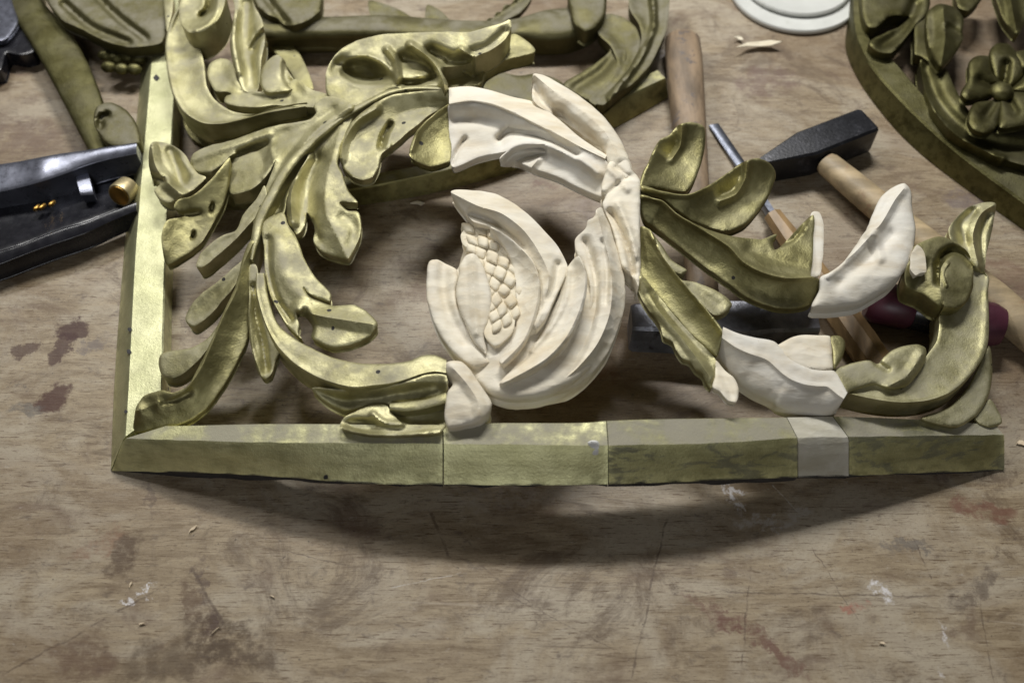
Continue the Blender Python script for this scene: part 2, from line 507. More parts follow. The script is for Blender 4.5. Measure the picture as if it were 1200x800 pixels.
def simple(name, col, rough=0.5, metal=0.0, var=0.35, scale=40, bump=0.15, stretch=(1, 1, 1), rot=(0, 0, 0), dirt=None):
    g = NT(name)
    n1 = g.noise(scale, 5, 0.6, g.map(stretch, rot=rot))
    c = g.mix(g.ramp(n1, 0.3, 0.75), tuple(v*(1-var) for v in col), tuple(min(1, v*(1+var*0.6)) for v in col))
    if dirt:
        c = g.mix(g.ramp(g.noise(70, 5, 0.7), 0.55, 0.68), c, dirt)
    r = g.math('MULTIPLY_ADD', g.noise(scale*4, 3), 0.24, rough-0.12)
    return g.set(Base_Color=c, Roughness=r, Metallic=metal, Normal=g.bump(g.noise(scale*6, 3), bump, 0.0008))
M['black_iron'] = simple('blackened_iron', (0.020, 0.021, 0.026), 0.42, 0.3, 0.4, 60, 0.35, dirt=(0.06, 0.06, 0.07))
M['hammer_steel'] = simple('hammer_steel', (0.20, 0.205, 0.235), 0.38, 0.55, 0.45, 45, 0.3, dirt=(0.03, 0.03, 0.034))
M['iron_face'] = simple('worn_steel', (0.10, 0.105, 0.125), 0.38, 0.75, 0.4, 50, 0.25)
M['plane_black'] = simple('black_lacquer', (0.012, 0.012, 0.016), 0.26, 0.0, 0.3, 30, 0.0)
M['plane_steel'] = simple('plane_steel', (0.17, 0.178, 0.22), 0.30, 0.7, 0.3, 40, 0.05)
M['brass'] = simple('brass', (0.34, 0.20, 0.05), 0.35, 0.9, 0.2, 60, 0.1)
M['knob_face'] = simple('brass_face', (0.50, 0.42, 0.24), 0.4, 0.7, 0.2, 60, 0.1)
M['blade'] = simple('blue_steel', (0.20, 0.215, 0.26), 0.36, 0.9, 0.3, 70, 0.1)
M['ash'] = simple('ash_handle', (0.42, 0.325, 0.195), 0.55, 0.0, 0.45, 38, 0.3, (0.25, 1.5, 1.5), (0, 0, 0.8), dirt=(0.30, 0.20, 0.12))
M['old_ash'] = simple('old_handle', (0.25, 0.18, 0.115), 0.6, 0.0, 0.5, 40, 0.4, (1.6, 0.35, 1.6), dirt=(0.115, 0.095, 0.085))
M['chisel_wood'] = simple('chisel_wood', (0.31, 0.205, 0.100), 0.42, 0.0, 0.5, 34, 0.15, (1.8, 0.3, 1.6), (0, 0, 0.55))
M['maroon'] = simple('maroon_plastic', (0.085, 0.022, 0.038), 0.42, 0.0, 0.3, 30, 0.1)
M['lid'] = simple('white_enamel', (0.60, 0.61, 0.58), 0.4, 0.0, 0.08, 20, 0.05, dirt=(0.50, 0.51, 0.47))
M['lid_rim'] = simple('lid_rim', (0.30, 0.30, 0.24), 0.5, 0.0, 0.3, 50, 0.1)
M['chip'] = simple('wood_chip', (0.66, 0.54, 0.38), 0.7, 0.0, 0.2, 90, 0.2)
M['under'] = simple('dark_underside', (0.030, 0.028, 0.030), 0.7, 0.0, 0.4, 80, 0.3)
M['filler'] = simple('white_filler', (0.70, 0.70, 0.68), 0.6, 0.0, 0.1, 80, 0.3)

def table_mat():
    g = NT('bench_plywood')
    P = g.tc.outputs['Object']
    wv = g.n('ShaderNodeVectorMath', operation='MULTIPLY_ADD')          # wobble for the stain outlines
    nz = g.noise(30, 8, 0.72, out='Color'); g.l(nz, wv.inputs[0]); wv.inputs[1].default_value = (0.060, 0.060, 0); g.l(P, wv.inputs[2])
    W = wv.outputs[0]                      # offset ~ +0.0175 in x and y
    grain = g.noise(26, 9, 0.68, g.map((0.9, 4.2, 1)), 0.9)
    fineg = g.noise(120, 5, 0.72, g.map((0.42, 5.5, 1)), 0.3)
    blot = g.noise(6.5, 6, 0.62); blot2 = g.noise(17, 6, 0.66, g.map((1, 1.3, 1), (3.1, 1.7, 0)), 0.5)
    big = g.noise(3.2, 5, 0.6, g.map((1, 1.2, 1), (5, 2, 0)), 0.6); mid = g.noise(11, 7, 0.7, g.map((0.8, 1.4, 1), (1, 7, 0)), 0.8)
    col = g.mix(g.ramp(grain, 0.30, 0.72), (0.185, 0.136, 0.082), (0.345, 0.278, 0.185))
    col = g.mix(g.math('MULTIPLY', g.ramp(mid, 0.42, 0.62), 0.72), col, (0.400, 0.350, 0.270))      # pale scuffed film
    col = g.mix(g.math('MULTIPLY', g.ramp(big, 0.44, 0.62), 0.58), col, (0.165, 0.110, 0.066))      # brown soaked areas
    col = g.mix(g.math('MULTIPLY', g.ramp(blot2, 0.54, 0.72), 0.60), col, (0.120, 0.076, 0.054))
    col = g.mix(g.math('MULTIPLY', g.ramp(g.noise(44, 7, 0.72, g.map((1, 1.7, 1), (9, 4, 0)), 0.4), 0.56, 0.70), 0.62), col, (0.088, 0.064, 0.052))
    col = g.mix(g.math('MULTIPLY', g.ramp(fineg, 0.56, 0.63), 0.85), col, (0.105, 0.066, 0.036))     # pores along the grain
    col = g.mix(g.math('MULTIPLY', g.ramp(g.noise(130, 6, 0.75, g.map((0.7, 1.5, 1), (2, 8, 0))), 0.60, 0.72), 0.55), col, (0.40, 0.36, 0.31))  # plaster dust
    col = g.mix(g.math('MULTIPLY', g.ramp(g.noise(230, 3, 0.6, None), 0.67, 0.74), 0.75), col, (0.04, 0.032, 0.028))
    grit = g.noise(480, 3, 0.7, g.map((0.8, 1.3, 1), (4, 4, 0)))
    col = g.mix(g.math('MULTIPLY', g.ramp(grit, 0.56, 0.68), 0.45), col, (0.10, 0.070, 0.045))
    col = g.mix(g.math('MULTIPLY', g.ramp(grit, 0.40, 0.30), 0.35), col, (0.46, 0.39, 0.30))
    for rot_, sc_n, off_, c_n, a_n in ((0.3, 9, 0, (0.085, 0.055, 0.032), .55), (-0.9, 10, 5, (0.090, 0.060, 0.036), .5), (1.3, 8, 9, (0.085, 0.055, 0.032), .5), (0.1, 9, 13, (0.46, 0.40, 0.32), .35)):
        cn = g.noise(sc_n, 1, 0.3, g.map((0.13, 2.4, 1), (off_, off_*0.7, 0), (0, 0, rot_)))      # knife scratches: thin contour lines
        hair = g.ramp(g.math('ABSOLUTE', g.math('SUBTRACT', cn, 0.5)), 0.0032, 0.0008)
        gate = g.ramp(g.noise(7, 3, 0.6, g.map((1, 1, 1), (off_+3, 1, 0))), 0.50, 0.60)
        col = g.mix(g.math('MULTIPLY', g.math('MULTIPLY', hair, gate), a_n), col, c_n)
    dirt = g.noise(8, 10, 0.78, g.map((1, 1.2, 1), (11, 3, 0)), 1.2)
    col = g.mix(g.math('MULTIPLY', g.ramp(dirt, 0.52, 0.64), 0.68), col, (0.105, 0.072, 0.046))
    BRK = {55: g.ramp(g.noise(55, 6, 0.75), 0.36, 0.56), 160: g.ramp(g.noise(160, 6, 0.75), 0.40, 0.56)}; LBR = g.ramp(g.noise(85, 5, 0.7), 0.36, 0.60)
    def stain(px, py, rx, ry, rot, c, amt, col, edge=0.35, brk=None):
        q = at(px, py); r = math.radians(rot)
        mp = g.n('ShaderNodeMapping', vector_type='TEXTURE'); g.l(W, mp.inputs[0])
        mp.inputs['Location'].default_value = (q.x+0.030, q.y+0.030, 0); mp.inputs['Rotation'].default_value = (0, 0, r)
        mp.inputs['Scale'].default_value = (rx/1000, ry/1000, 1)
        ln = g.n('ShaderNodeVectorMath', operation='LENGTH'); g.l(mp.outputs[0], ln.inputs[0])
        f = g.ramp(ln.outputs['Value'], 1.0+edge*0.3, 1.0-edge)
        if brk: f = g.math('MULTIPLY', f, BRK[brk])
        return g.mix(g.math('MULTIPLY', f, amt), col, c)
    red = (0.040, 0.008, 0.005)
    for a in [(84, 386, 19, 13, 10, red, .85), (76, 404, 11, 17, 0, red, .8), (27, 410, 10, 7, 0, red, .7), (60, 466, 17, 15, 20, (0.050, 0.012, 0.007), .85),
              (34, 482, 18, 7, 0, (0.09, 0.085, 0.08), .6), (110, 402, 14, 8, 30, (0.12, 0.10, 0.10), .6), (20, 447, 10, 5, 0, (0.04, 0.035, 0.04), .7),
              (118, 638, 22, 12, 25, (0.20, 0.11, 0.065), .6), (145, 655, 22, 16, 60, (0.070, 0.040, 0.022), .75), (230, 715, 30, 9, -60, (0.085, 0.045, 0.025), .65),
              (270, 755, 44, 20, -25, (0.060, 0.036, 0.020), .75), (200, 775, 45, 20, 10, (0.07, 0.045, 0.026), .65), (95, 770, 26, 18, 0, (0.10, 0.055, 0.035), .6),
              (1150, 597, 32, 11, -12, (0.14, 0.060, 0.040), .75), (1060, 637, 22, 6, 0, (0.10, 0.09, 0.085), .6), (1140, 692, 26, 9, 30, (0.09, 0.065, 0.05), .65),
              (885, 745, 48, 5, -38, (0.13, 0.062, 0.045), .8), (840, 722, 30, 4, -30, (0.13, 0.062, 0.045), .7), (1000, 713, 12, 6, 0, (0.30, 0.09, 0.06), .6),
              (500, 345, 40, 14, 5, (0.11, 0.06, 0.035), .5), (650, 440, 70, 18, 0, (0.14, 0.07, 0.03), .5), (900, 95, 40, 22, 10, (0.13, 0.075, 0.065), .55),  # brown entries by the flower put shade into the colour
              (690, 240, 30, 12, 0, (0.27, 0.22, 0.185), .6), (60, 60, 60, 30, 30, (0.10, 0.055, 0.045), .6), (30, 160, 50, 30, 0, (0.12, 0.075, 0.06), .5),
              (640, 222, 14, 6, 0, (0.17, 0.10, 0.07), .7), (1170, 330, 60, 26, -20, (0.20, 0.125, 0.09), .5), (1130, 230, 26, 14, 0, (0.13, 0.10, 0.11), .55),
              (240, 690, 40, 4, -72, (0.08, 0.05, 0.04), .7), (175, 580, 26, 4, -70, (0.09, 0.06, 0.045), .6)]:
        col = stain(*a, col, 0.35, 0 if a[5][0] < 0.08 and a[5][1] < 0.03 else 55)
    white = (0.62, 0.60, 0.60)
    for a in [(1033, 691, 11, 5, -25, white, .95), (1103, 745, 3, 11, 5, white, .7), (1101, 783, 2.5, 6, 10, white, .5),
              (163, 702, 17, 1.6, 33, white, .95), (860, 580, 4, 18, 20, white, .8), (868, 572, 9, 3, 0, white, .8), (935, 600, 14, 6, 15, (0.40, 0.36, 0.31), .8),
              (895, 612, 26, 5, 0, (0.42, 0.38, 0.33), .8), 
              (765, 60, 25, 9, 0, (0.45, 0.42, 0.42), .5), (605, 580, 70, 12, 2, (0.36, 0.32, 0.28), .35), (800, 150, 16, 16, 0, (0.48, 0.45, 0.40), .5)]:  # broad pale entry puts the light strip below the rail into colour
        col = stain(*a, col, 0.5, 160)
    def line(p0, p1, w, c, amt, col):
        a, b = at(*p0), at(*p1); d = b-a; L = d.length; r = math.atan2(d.y, d.x); mc = (a+b)/2
        mp = g.n('ShaderNodeMapping', vector_type='TEXTURE')
        w2 = g.n('ShaderNodeVectorMath', operation='MULTIPLY_ADD'); g.l(nz, w2.inputs[0]); w2.inputs[1].default_value = (0.010, 0.010, 0); g.l(P, w2.inputs[2])
        g.l(w2.outputs[0], mp.inputs[0]); mp.inputs['Location'].default_value = (mc.x+0.005, mc.y+0.005, 0)
        mp.inputs['Rotation'].default_value = (0, 0, r); mp.inputs['Scale'].default_value = (L/2, w/1000, 1)
        sp = g.n('ShaderNodeSeparateXYZ'); g.l(mp.outputs[0], sp.inputs[0])
        f = g.math('MULTIPLY', g.ramp(g.math('ABSOLUTE', sp.outputs[1]), 1.0, 0.3), g.ramp(g.math('ABSOLUTE', sp.outputs[0]), 1.0, 0.9))
        f = g.math('MULTIPLY', f, LBR)
        return g.mix(g.math('MULTIPLY', f, amt), col, c)
    dk = (0.07, 0.045, 0.032)
    for p0, p1, w in [((783, 600), (736, 810), 1.0), ((790, 693), (1140, 699), 0.9), ((0, 792), (210, 678), 1.0), ((505, 600), (525, 655), 1.6), ((880, 660), (868, 800), 0.8),
                      ((1068, 628), (1092, 680), 0.8), ((640, 250), (700, 247), 0.9), ((225, 665), (262, 732), 1.6), ((1148, 705), (1165, 800), 0.7), ((560, 660), (640, 720), 0.7),
                      ((300, 640), (420, 665), 0.7), ((600, 700), (720, 760), 0.6), ((950, 640), (1010, 730), 0.6)]:
        col = line(p0, p1, w*1.1, dk, 0.62, col)
    for p0, p1, w in [((860, 575), (875, 600), 0.9), ((905, 568), (935, 600), 0.7), ((455, 690), (540, 670), 0.6)]:
        col = line(p0, p1, w, (0.46, 0.42, 0.37), 0.9, col)
    bn = g.bump(fineg, 0.22, 0.0010); bn = g.bump(g.noise(90, 5, 0.65), 0.25, 0.0010, bn)
    ro = g.math('MULTIPLY_ADD', blot2, 0.28, 0.34)
    return g.set(Base_Color=col, Roughness=ro, Normal=bn, Specular_IOR_Level=0.34)
M['table'] = table_mat()

# ------------------------------------------------------------------ the bench top
bm = bmesh.new()
bmesh.ops.create_grid(bm, x_segments=2, y_segments=2, size=0.5)
bmesh.ops.scale(bm, verts=bm.verts, vec=(3.2, 2.6, 1)); bmesh.ops.translate(bm, verts=bm.verts, vec=(0, 0.45, 0))
r = bmesh.ops.extrude_face_region(bm, geom=bm.faces[:])
bmesh.ops.translate(bm, verts=[v for v in r['geom'] if isinstance(v, bmesh.types.BMVert)], vec=(0, 0, -0.03))
bench = solid('workbench_top', bm, M['table'], smooth=False)
bench['kind'] = 'structure'

# ------------------------------------------------------------------ the carved panel under repair
A = zf(150, 0); B = zf(150, 150); C = zf(350, 0); D = zf(150, 320); E = zf(350, 350); F = zf(500, 60); G = zf(480, 200)
H = zf(480, 320); I = zf(680, 120); J = zf(700, 280); K = zf(900, 200); L = zf(900, 340)
panel = thing('carved_panel', 'pierced gilt acanthus panel with new unpainted white wood flower and leaf repairs, nearest the camera', 'carving', at(600, 545, 0))
g_, gb, gd, gr, gw, nw, ng, nr = M['gold'], M['gold_bright'], M['gold_dark'], M['gold_rail'], M['gold_worn'], M['new'], M['new_grey'], M['new_raw']

flat_ = lambda x: np.zeros(len(np.atleast_1d(x)))
def rail(name, xs, inner, front, bottom, mat, zt=25.0, sub=6.0, zb=None, bow=arch, seed=1.0, under=True):
    """moulded rail: flat top, splayed outer face, square back; edge lines are given per station"""
    n = max(3, int(abs(xs[-1]-xs[0])/sub))
    def res(Ln): return resample(smooth_line(Ln, step=3), n)
    I_, F_, B_ = res(inner), res(front), res(bottom)
    zt_ = zt+0.5*rnoise(F_, 22, seed)
    fz = bow(F_[:, 0]); iz = bow(I_[:, 0]); bz = bow(B_[:, 0])
    J1 = rnoise(B_, 14, seed+4)*0.7; F_ = F_+np.c_[np.zeros(n), rnoise(F_, 12, seed+7)*0.5]
    p_in = unproj(I_, zt_+iz); p_fr = unproj(F_, zt_+fz); p_bo = unproj(B_+np.c_[np.zeros(n), J1], bz+1.0)
    rows = []
    for i in range(n):
        a, b, c = p_in[i], p_fr[i], p_bo[i]
        lo = max(bz[i], 0)/1000+0.0006
        back_lo = a.copy(); back_lo[2] = max(iz[i]/1000+0.0006, 0.0006)
        fb = b*0.04+a*0.96; ft = b*0.95+a*0.05
        f1 = b*0.93+c*0.07; f2 = b*0.5+c*0.5; cl = c.copy(); cl[2] = lo-0.0
        ch = c*0.86+back_lo*0.14; ch[2] = max(c[2]-0.004, 0.0005)
        rows.append([back_lo, a+(0, 0, -0.0012), fb, a*0.5+b*0.5, ft, f1, f2, c, ch])
    V = [list(v) for r in rows for v in r]; k = len(rows[0]); Fc = []
    for i in range(n-1):
        for j in range(k): Fc.append([i*k+j, (i+1)*k+j, (i+1)*k+(j+1) % k, i*k+(j+1) % k])
    Fc.append(list(range(k))); Fc.append([(n-1)*k+j for j in range(k)])
    return link_mesh(name, V, Fc, mat, panel, angle=28)

# left stile (runs away from the camera)
st = rail('stile', (0, 900), [(189, 480), (190, 450), (194, 300), (204, 120), (209, 20), (213, -80)],
          [(145, 513), (149, 450), (157, 300), (174, 100), (183, 0), (190, -80)],
          [(130, 551), (134, 450), (145, 300), (164, 100), (174, 0), (182, -80)], gb, bow=lambda x: np.zeros(len(x)), seed=2.0)
# front rail, in the lengths it is jointed from
def cut(Ln, x0, x1):
    P = smooth_line(Ln, step=2); P = P[np.argsort(P[:, 0])]
    m = P[(P[:, 0] > x0) & (P[:, 0] < x1)]
    return np.vstack([[x0, np.interp(x0, P[:, 0], P[:, 1])], m, [x1, np.interp(x1, P[:, 0], P[:, 1])]])
INN = [(150, 499), (225, 498), (300, 496), (400, 496), (520, 498), (570, 495), (690, 494), (713, 492), (930, 488), (975, 487), (1100, 492), (1172, 498)]
FRO = [(145, 514), (225, 517), (300, 519), (400, 520), (519, 521), (600, 522), (713, 523), (850, 520), (935, 514), (995, 513), (1100, 511), (1177, 510)]
BOT = [(130, 551), (200, 553), (250, 554), (350, 560), (400, 564), (450, 567), (519, 567), (600, 568), (713, 567), (800, 564), (900, 560), (935, 559), (995, 557), (1100, 553), (1177, 551)]
for q, (x0, x1, mt, xi0, xi1, xb0) in enumerate([(131, 518.6, gr, 196, 518, 131), (520.2, 712.4, gr, 519.5, 710, 520.2), (713.4, 934.5, gw, 711.2, 921, 713.4),
                                     (935.5, 994.5, M['splice'], 922, 975, 935.5), (995.3, 1177, gw, 976, 1166, 995.3)]):
    fr = cut(FRO, max(x0, 145), x1); bo = cut(BOT, xb0, x1); inn = cut(INN, xi0, xi1)
    nm = 'splice' if q == 3 else 'rail_section'
    dz = [0, -0.6, 0.5, 0.9, 0.0][q]
    o = rail(nm, (x0, x1), inn, fr, bo, mt, 25.0+dz, seed=5.0+q)
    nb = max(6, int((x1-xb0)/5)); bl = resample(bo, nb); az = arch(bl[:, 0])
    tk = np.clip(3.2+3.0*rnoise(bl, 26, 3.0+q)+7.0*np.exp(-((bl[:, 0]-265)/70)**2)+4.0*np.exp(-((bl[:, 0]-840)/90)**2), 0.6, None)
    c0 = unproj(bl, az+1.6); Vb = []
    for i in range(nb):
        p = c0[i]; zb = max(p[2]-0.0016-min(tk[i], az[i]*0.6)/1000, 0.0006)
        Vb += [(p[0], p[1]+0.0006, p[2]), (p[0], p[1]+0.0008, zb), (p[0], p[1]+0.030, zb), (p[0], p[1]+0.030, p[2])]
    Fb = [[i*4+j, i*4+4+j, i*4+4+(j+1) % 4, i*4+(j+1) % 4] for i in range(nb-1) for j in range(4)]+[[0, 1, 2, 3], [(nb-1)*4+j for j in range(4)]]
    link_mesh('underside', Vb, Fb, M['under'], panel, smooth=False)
    if q == 3: o['label'] = 'pale new wood block let into the front rail'
# dab of filler on the rail
plate('filler_dab', [(689, 518), (693, 516), (701, 517), (703, 524), (702, 533), (696, 536), (690, 533), (690, 526)], 26.5, 1.8, [dome(0.8, 4), grad((0, 517), 0, (0, 535), -9)], M['filler'], panel, rough=0.4)

# ---- gilt acanthus, upper left
def P(name, o, z, th, feats, mat, **k): return plate(name, o, z, th, feats, mat, panel, **k)
def R(name, a, b, zl, zr, prof, th, mat, **k): return ribbon(name, a, b, zl, zr, prof, th, mat, panel, **k)
def g2(zfn, p0, z0, p1, z1):
    q = zfn([p0, p1]); return grad(q[0], z0, q[1], z1)

# C scroll band and its curl
R('scroll', A([(252, 4), (205, 90), (180, 170), (175, 240), (185, 340), (208, 440), (258, 525), (345, 578), (430, 582), (530, 562), (650, 530), (830, 500)]),
  A([(300, 60), (310, 150), (338, 225), (354, 290), (360, 340), (368, 400), (402, 462), (480, 518), (590, 535), (660, 512), (760, 490), (840, 480)]),
  [46, 46, 45, 44, 45, 47], [43, 42, 42, 40, 43, 47], both(scoop(3.5), rdg(0.08, 1.5, 0.08)), 25, g_, ins=1.0)
P('scroll', A([(238, 60), (245, 10), (270, -70), (380, -90), (450, -50), (455, 10), (430, 80), (385, 130), (330, 158), (280, 150), (250, 110)]), 62, 34,
  [rid(A([(372, -60), (382, 0), (372, 50), (345, 72)]), -9, 3.5), pit(A([(300, 60)])[0], 14, 16, 20, -3), rid(A([(430, -30), (415, 60), (370, 120), (320, 145)]), 1.6, 3)], g_, ins=1.5)
P('leaf', A([(175, -60), (205, -40), (210, 40), (195, 110), (185, 150), (172, 60)]), 40, 12, [], g_)
# upright leaf and rounded lobes behind the scroll
P('leaf', A([(372, 340), (382, 300), (435, 274), (485, 290), (515, 380), (560, 425), (620, 430), (700, 430), (790, 370), (860, 420), (930, 440), (1000, 470), (1050, 500), (960, 520), (880, 505), (780, 500), (690, 493), (600, 503), (520, 498), (452, 478), (458, 452), (485, 440), (465, 430), (410, 428), (385, 390)]),
  g2(A, (380, 330), 38, (900, 480), 46), 16, [cup(2.5, 10), rid(A([(540, 430), (620, 460), (760, 470)]), -2, 6)], g_)
P('leaf', A([(480, -60), (500, 40), (485, 140), (478, 220), (490, 290), (520, 380), (545, 425), (600, 432), (618, 380), (625, 280), (642, 190), (630, 100), (590, 20), (570, -60)]),
  g2(A, (560, 400), 42, (540, 0), 52), 18, [rid(A([(505, 60), (495, 200), (520, 340)]), 2.5, 4), rid(A([(560, 20), (555, 200), (575, 330), (580, 400)]), -4.5, 9), rid(A([(645, 150), (610, 180), (585, 230)]), -5, 4)], g_)
P('leaf', A([(618, 350), (650, 290), (700, 258), (735, 285), (748, 330), (778, 380), (780, 415), (700, 434), (640, 432), (620, 395)]), 45, 12, [dome(3, 12), rid(A([(740, 300), (745, 370), (770, 400)]), -4, 5)], g_)
# big looped leaf with its deep eye
P('looped_leaf', C([(130, 430), (128, 350), (150, 290), (200, 230), (280, 190), (380, 165), (500, 155), (700, 150), (800, 150), (880, 130), (950, 110), (992, 93), (998, 130), (960, 190), (900, 235), (830, 268), (812, 290), (750, 310), (668, 322), (700, 400), (620, 402), (490, 412), (400, 432), (300, 490), (250, 500), (190, 485), (145, 455)]),
  g2(C, (200, 480), 60, (600, 150), 66), 26,
  [roof(C([(120, 330), (200, 232), (290, 190), (390, 168), (700, 152), (880, 132), (1010, 80)]), .1, .20, 10, 42), pit(C([(300, 335)])[0], 31, 13, 12, -22), rid(C([(190, 330), (230, 285), (310, 262), (380, 290), (440, 345), (480, 400)]), 3.0, 4), rid(C([(195, 350), (260, 395), (360, 400), (480, 400)]), 2.0, 4),
   tent(C([(415, 232), (455, 290), (468, 380)]), 5.5, 6), rid(C([(495, 280), (570, 300), (625, 335)]), -7.5, 8), rid(C([(480, 392), (560, 388), (640, 365)]), -9, 4),
   tent(C([(525, 210), (600, 262), (650, 320), (684, 400)]), 6.5, 6.5), rid(C([(620, 245), (700, 275), (780, 285)]), -7.5, 8), tent(C([(762, 232), (815, 265)]), 3.0, 6), rid(C([(700, 300), (760, 300), (810, 285)]), -5, 5), rid(C([(820, 245), (900, 215), (970, 150)]), -3, 6)], g_, res=2.0, sharp=60)
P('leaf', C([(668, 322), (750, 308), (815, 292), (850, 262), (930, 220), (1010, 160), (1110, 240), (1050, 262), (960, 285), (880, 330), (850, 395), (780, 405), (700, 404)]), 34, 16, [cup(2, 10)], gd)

# body where the leaves spring from, with the channel beside the scroll
P('leaf_body', B([(289, 165), (308, 120), (380, 85), (480, 60), (600, 18), (690, -10), (800, -28), (858, -42), (882, -72), (870, -102), (930, -148), (1060, -100), (970, -25), (890, 50), (850, 85), (795, 155), (742, 230), (697, 305), (657, 400), (627, 450), (584, 442), (604, 385), (650, 270), (692, 152), (655, 215), (602, 272), (545, 300), (480, 306), (474, 250), (478, 165), (440, 175), (385, 207), (330, 207), (300, 192)]),
  g2(B, (330, 200), 34, (900, -80), 53), 17, [step(B([(290, 235), (385, 208), (440, 172), (480, 130), (560, 92), (660, 66)]), -7, 4, 30), rid(B([(520, 112), (580, 92), (650, 74)]), -3.5, 3.2),
   tent(B([(1040, -95), (900, 0), (790, 120), (700, 270), (640, 400)]), 3.0, 8), rid(B([(960, -70), (850, -10), (720, 40), (600, 80)]), -2.5, 9), tent(B([(300, 150), (400, 110), (520, 75), (660, 30)]), 1.5, 7), rid(B([(690, 150), (640, 230)]), 1.5, 4)], g_, sharp=60)
# channel floor between scroll and body
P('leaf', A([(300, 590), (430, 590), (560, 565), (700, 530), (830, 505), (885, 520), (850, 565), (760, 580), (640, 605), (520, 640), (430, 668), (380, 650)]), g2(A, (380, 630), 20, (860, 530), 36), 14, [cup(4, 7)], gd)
# spine
a_, b_ = strip_edges([(526, 105, 5), (480, 104, 6), (455, 109, 7), (425, 124, 8), (400, 139, 8), (375, 158, 9), (350, 182, 11), (332, 205, 12), (317, 232, 12), (304, 258, 12), (299, 282, 10), (295, 304, 5)])
R('midrib', a_, b_, [56, 56, 55, 53, 51, 48, 45], [54, 54, 53, 51, 49, 47, 44], both(convex(2.2)), 22, g_, m=11, ins=1.0)

# lobes hanging to the right of the spine
P('leaf', [(526, 106), (480, 107), (455, 112), (435, 124), (415, 140), (403, 157), (397, 180), (402, 197), (413, 208), (425, 212), (437, 208), (444, 196), (448, 181), (458, 173), (466, 167), (478, 156), (490, 147), (502, 137), (512, 131), (527, 124)],
  grad((470, 105), 55, (420, 210), 55), 9, [roof([(375, 165), (400, 141), (425, 126), (455, 111), (480, 106), (535, 106)], 0, .50, 10, 26), rid([(520, 125), (485, 130), (462, 145), (452, 165)], -2, 9), tent([(440, 128), (418, 142), (404, 165), (400, 185)], 4.0, 9), rid([(458, 146), (450, 158), (446, 172)], -5, 3.2), rid([(463, 148), (457, 162), (455, 172)], 1.8, 3), dome(2, 5)], g_)
P('leaf', [(527, 122), (512, 131), (499, 142), (488, 154), (482, 168), (480, 183), (489, 190), (505, 195), (519, 192), (527, 188), (528.5, 160), (527, 140)],
  grad((527, 125), 52, (490, 190), 54), 8, [roof([(478, 190), (484, 165), (500, 141), (530, 120)], .3, .40, 8, 40), tent([(524, 124), (505, 138), (490, 155), (483, 175)], 1.5, 5)], gd)
P('leaf', B([(862, 60), (840, 140), (800, 205), (764, 270), (745, 340), (744, 400), (755, 455), (790, 502), (822, 478), (836, 430), (840, 398), (862, 430), (876, 480), (868, 530), (900, 578), (960, 603), (1035, 615), (1062, 572), (1088, 512), (1096, 445), (1078, 392), (1030, 388), (995, 350), (1040, 352), (1078, 350), (1045, 310), (1022, 270), (1005, 215), (985, 170), (1000, 90), (1040, 0), (1060, -60), (960, -40)]),
  g2(B, (920, 60), 51, (1000, 560), 46), 9, [tent(B([(840, 140), (790, 230), (764, 320), (770, 440)]), 5.0, 10), roof(B([(1000, 0), (950, 180), (925, 300), (930, 400), (985, 510), (1040, 630)]), .10, .42, 40, 22), rid(B([(890, 150), (850, 260), (835, 380)]), -4, 8), rid(B([(860, 440), (890, 520)]), -3, 5), rid(B([(1010, 420), (1060, 470), (1050, 540)]), -2.5, 8), dome(1.6, 4)], g_, sharp=60)
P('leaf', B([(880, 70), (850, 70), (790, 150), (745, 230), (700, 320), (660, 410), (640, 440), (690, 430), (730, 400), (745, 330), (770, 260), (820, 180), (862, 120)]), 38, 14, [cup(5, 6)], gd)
# lower big lobe
P('leaf', B([(628, 445), (660, 420), (730, 398), (752, 450), (790, 515), (800, 535), (832, 620), (880, 700), (952, 782), (950, 812), (900, 800), (840, 770), (825, 750), (850, 790), (900, 812), (960, 832), (1060, 830), (1120, 860), (1168, 912), (1168, 940), (1130, 980), (1050, 1015), (960, 1030), (905, 1012), (858, 980), (866, 940), (850, 900), (822, 865), (793, 860), (805, 920), (800, 965), (815, 985), (780, 965), (720, 890), (668, 790), (645, 690), (635, 560)]),
  g2(B, (680, 450), 45, (1080, 920), 37), 9, [rid(B([(655, 520), (660, 680), (690, 790), (760, 900)]), -3, 4), rid(B([(700, 520), (740, 680), (830, 800)]), 3, 12), tent(B([(800, 850), (900, 880), (1020, 900), (1150, 920)]), 3.5, 12), rid(B([(830, 860), (858, 920), (850, 970)]), -4, 4), dome(1.5, 4)], g_, sharp=60)
# its arm, sweeping right to the new knuckle
R('stem', D([(600, 0), (600, 90), (640, 235), (700, 350), (780, 432), (900, 502), (1050, 542)])+E([(350, 413), (420, 405), (500, 385), (580, 357), (640, 346), (690, 352)]),
  D([(640, 0), (655, 100), (705, 240), (800, 318), (860, 350), (950, 392), (1080, 422)])+E([(390, 305), (440, 303), (520, 290), (580, 266), (640, 264), (692, 285)]),
  [45, 44, 42, 42, 42, 43], [45, 43, 42, 41, 41, 42], both(convex(1.5), rdg(0.1, 1.2, 0.1)), 26, g_, ins=0.5)
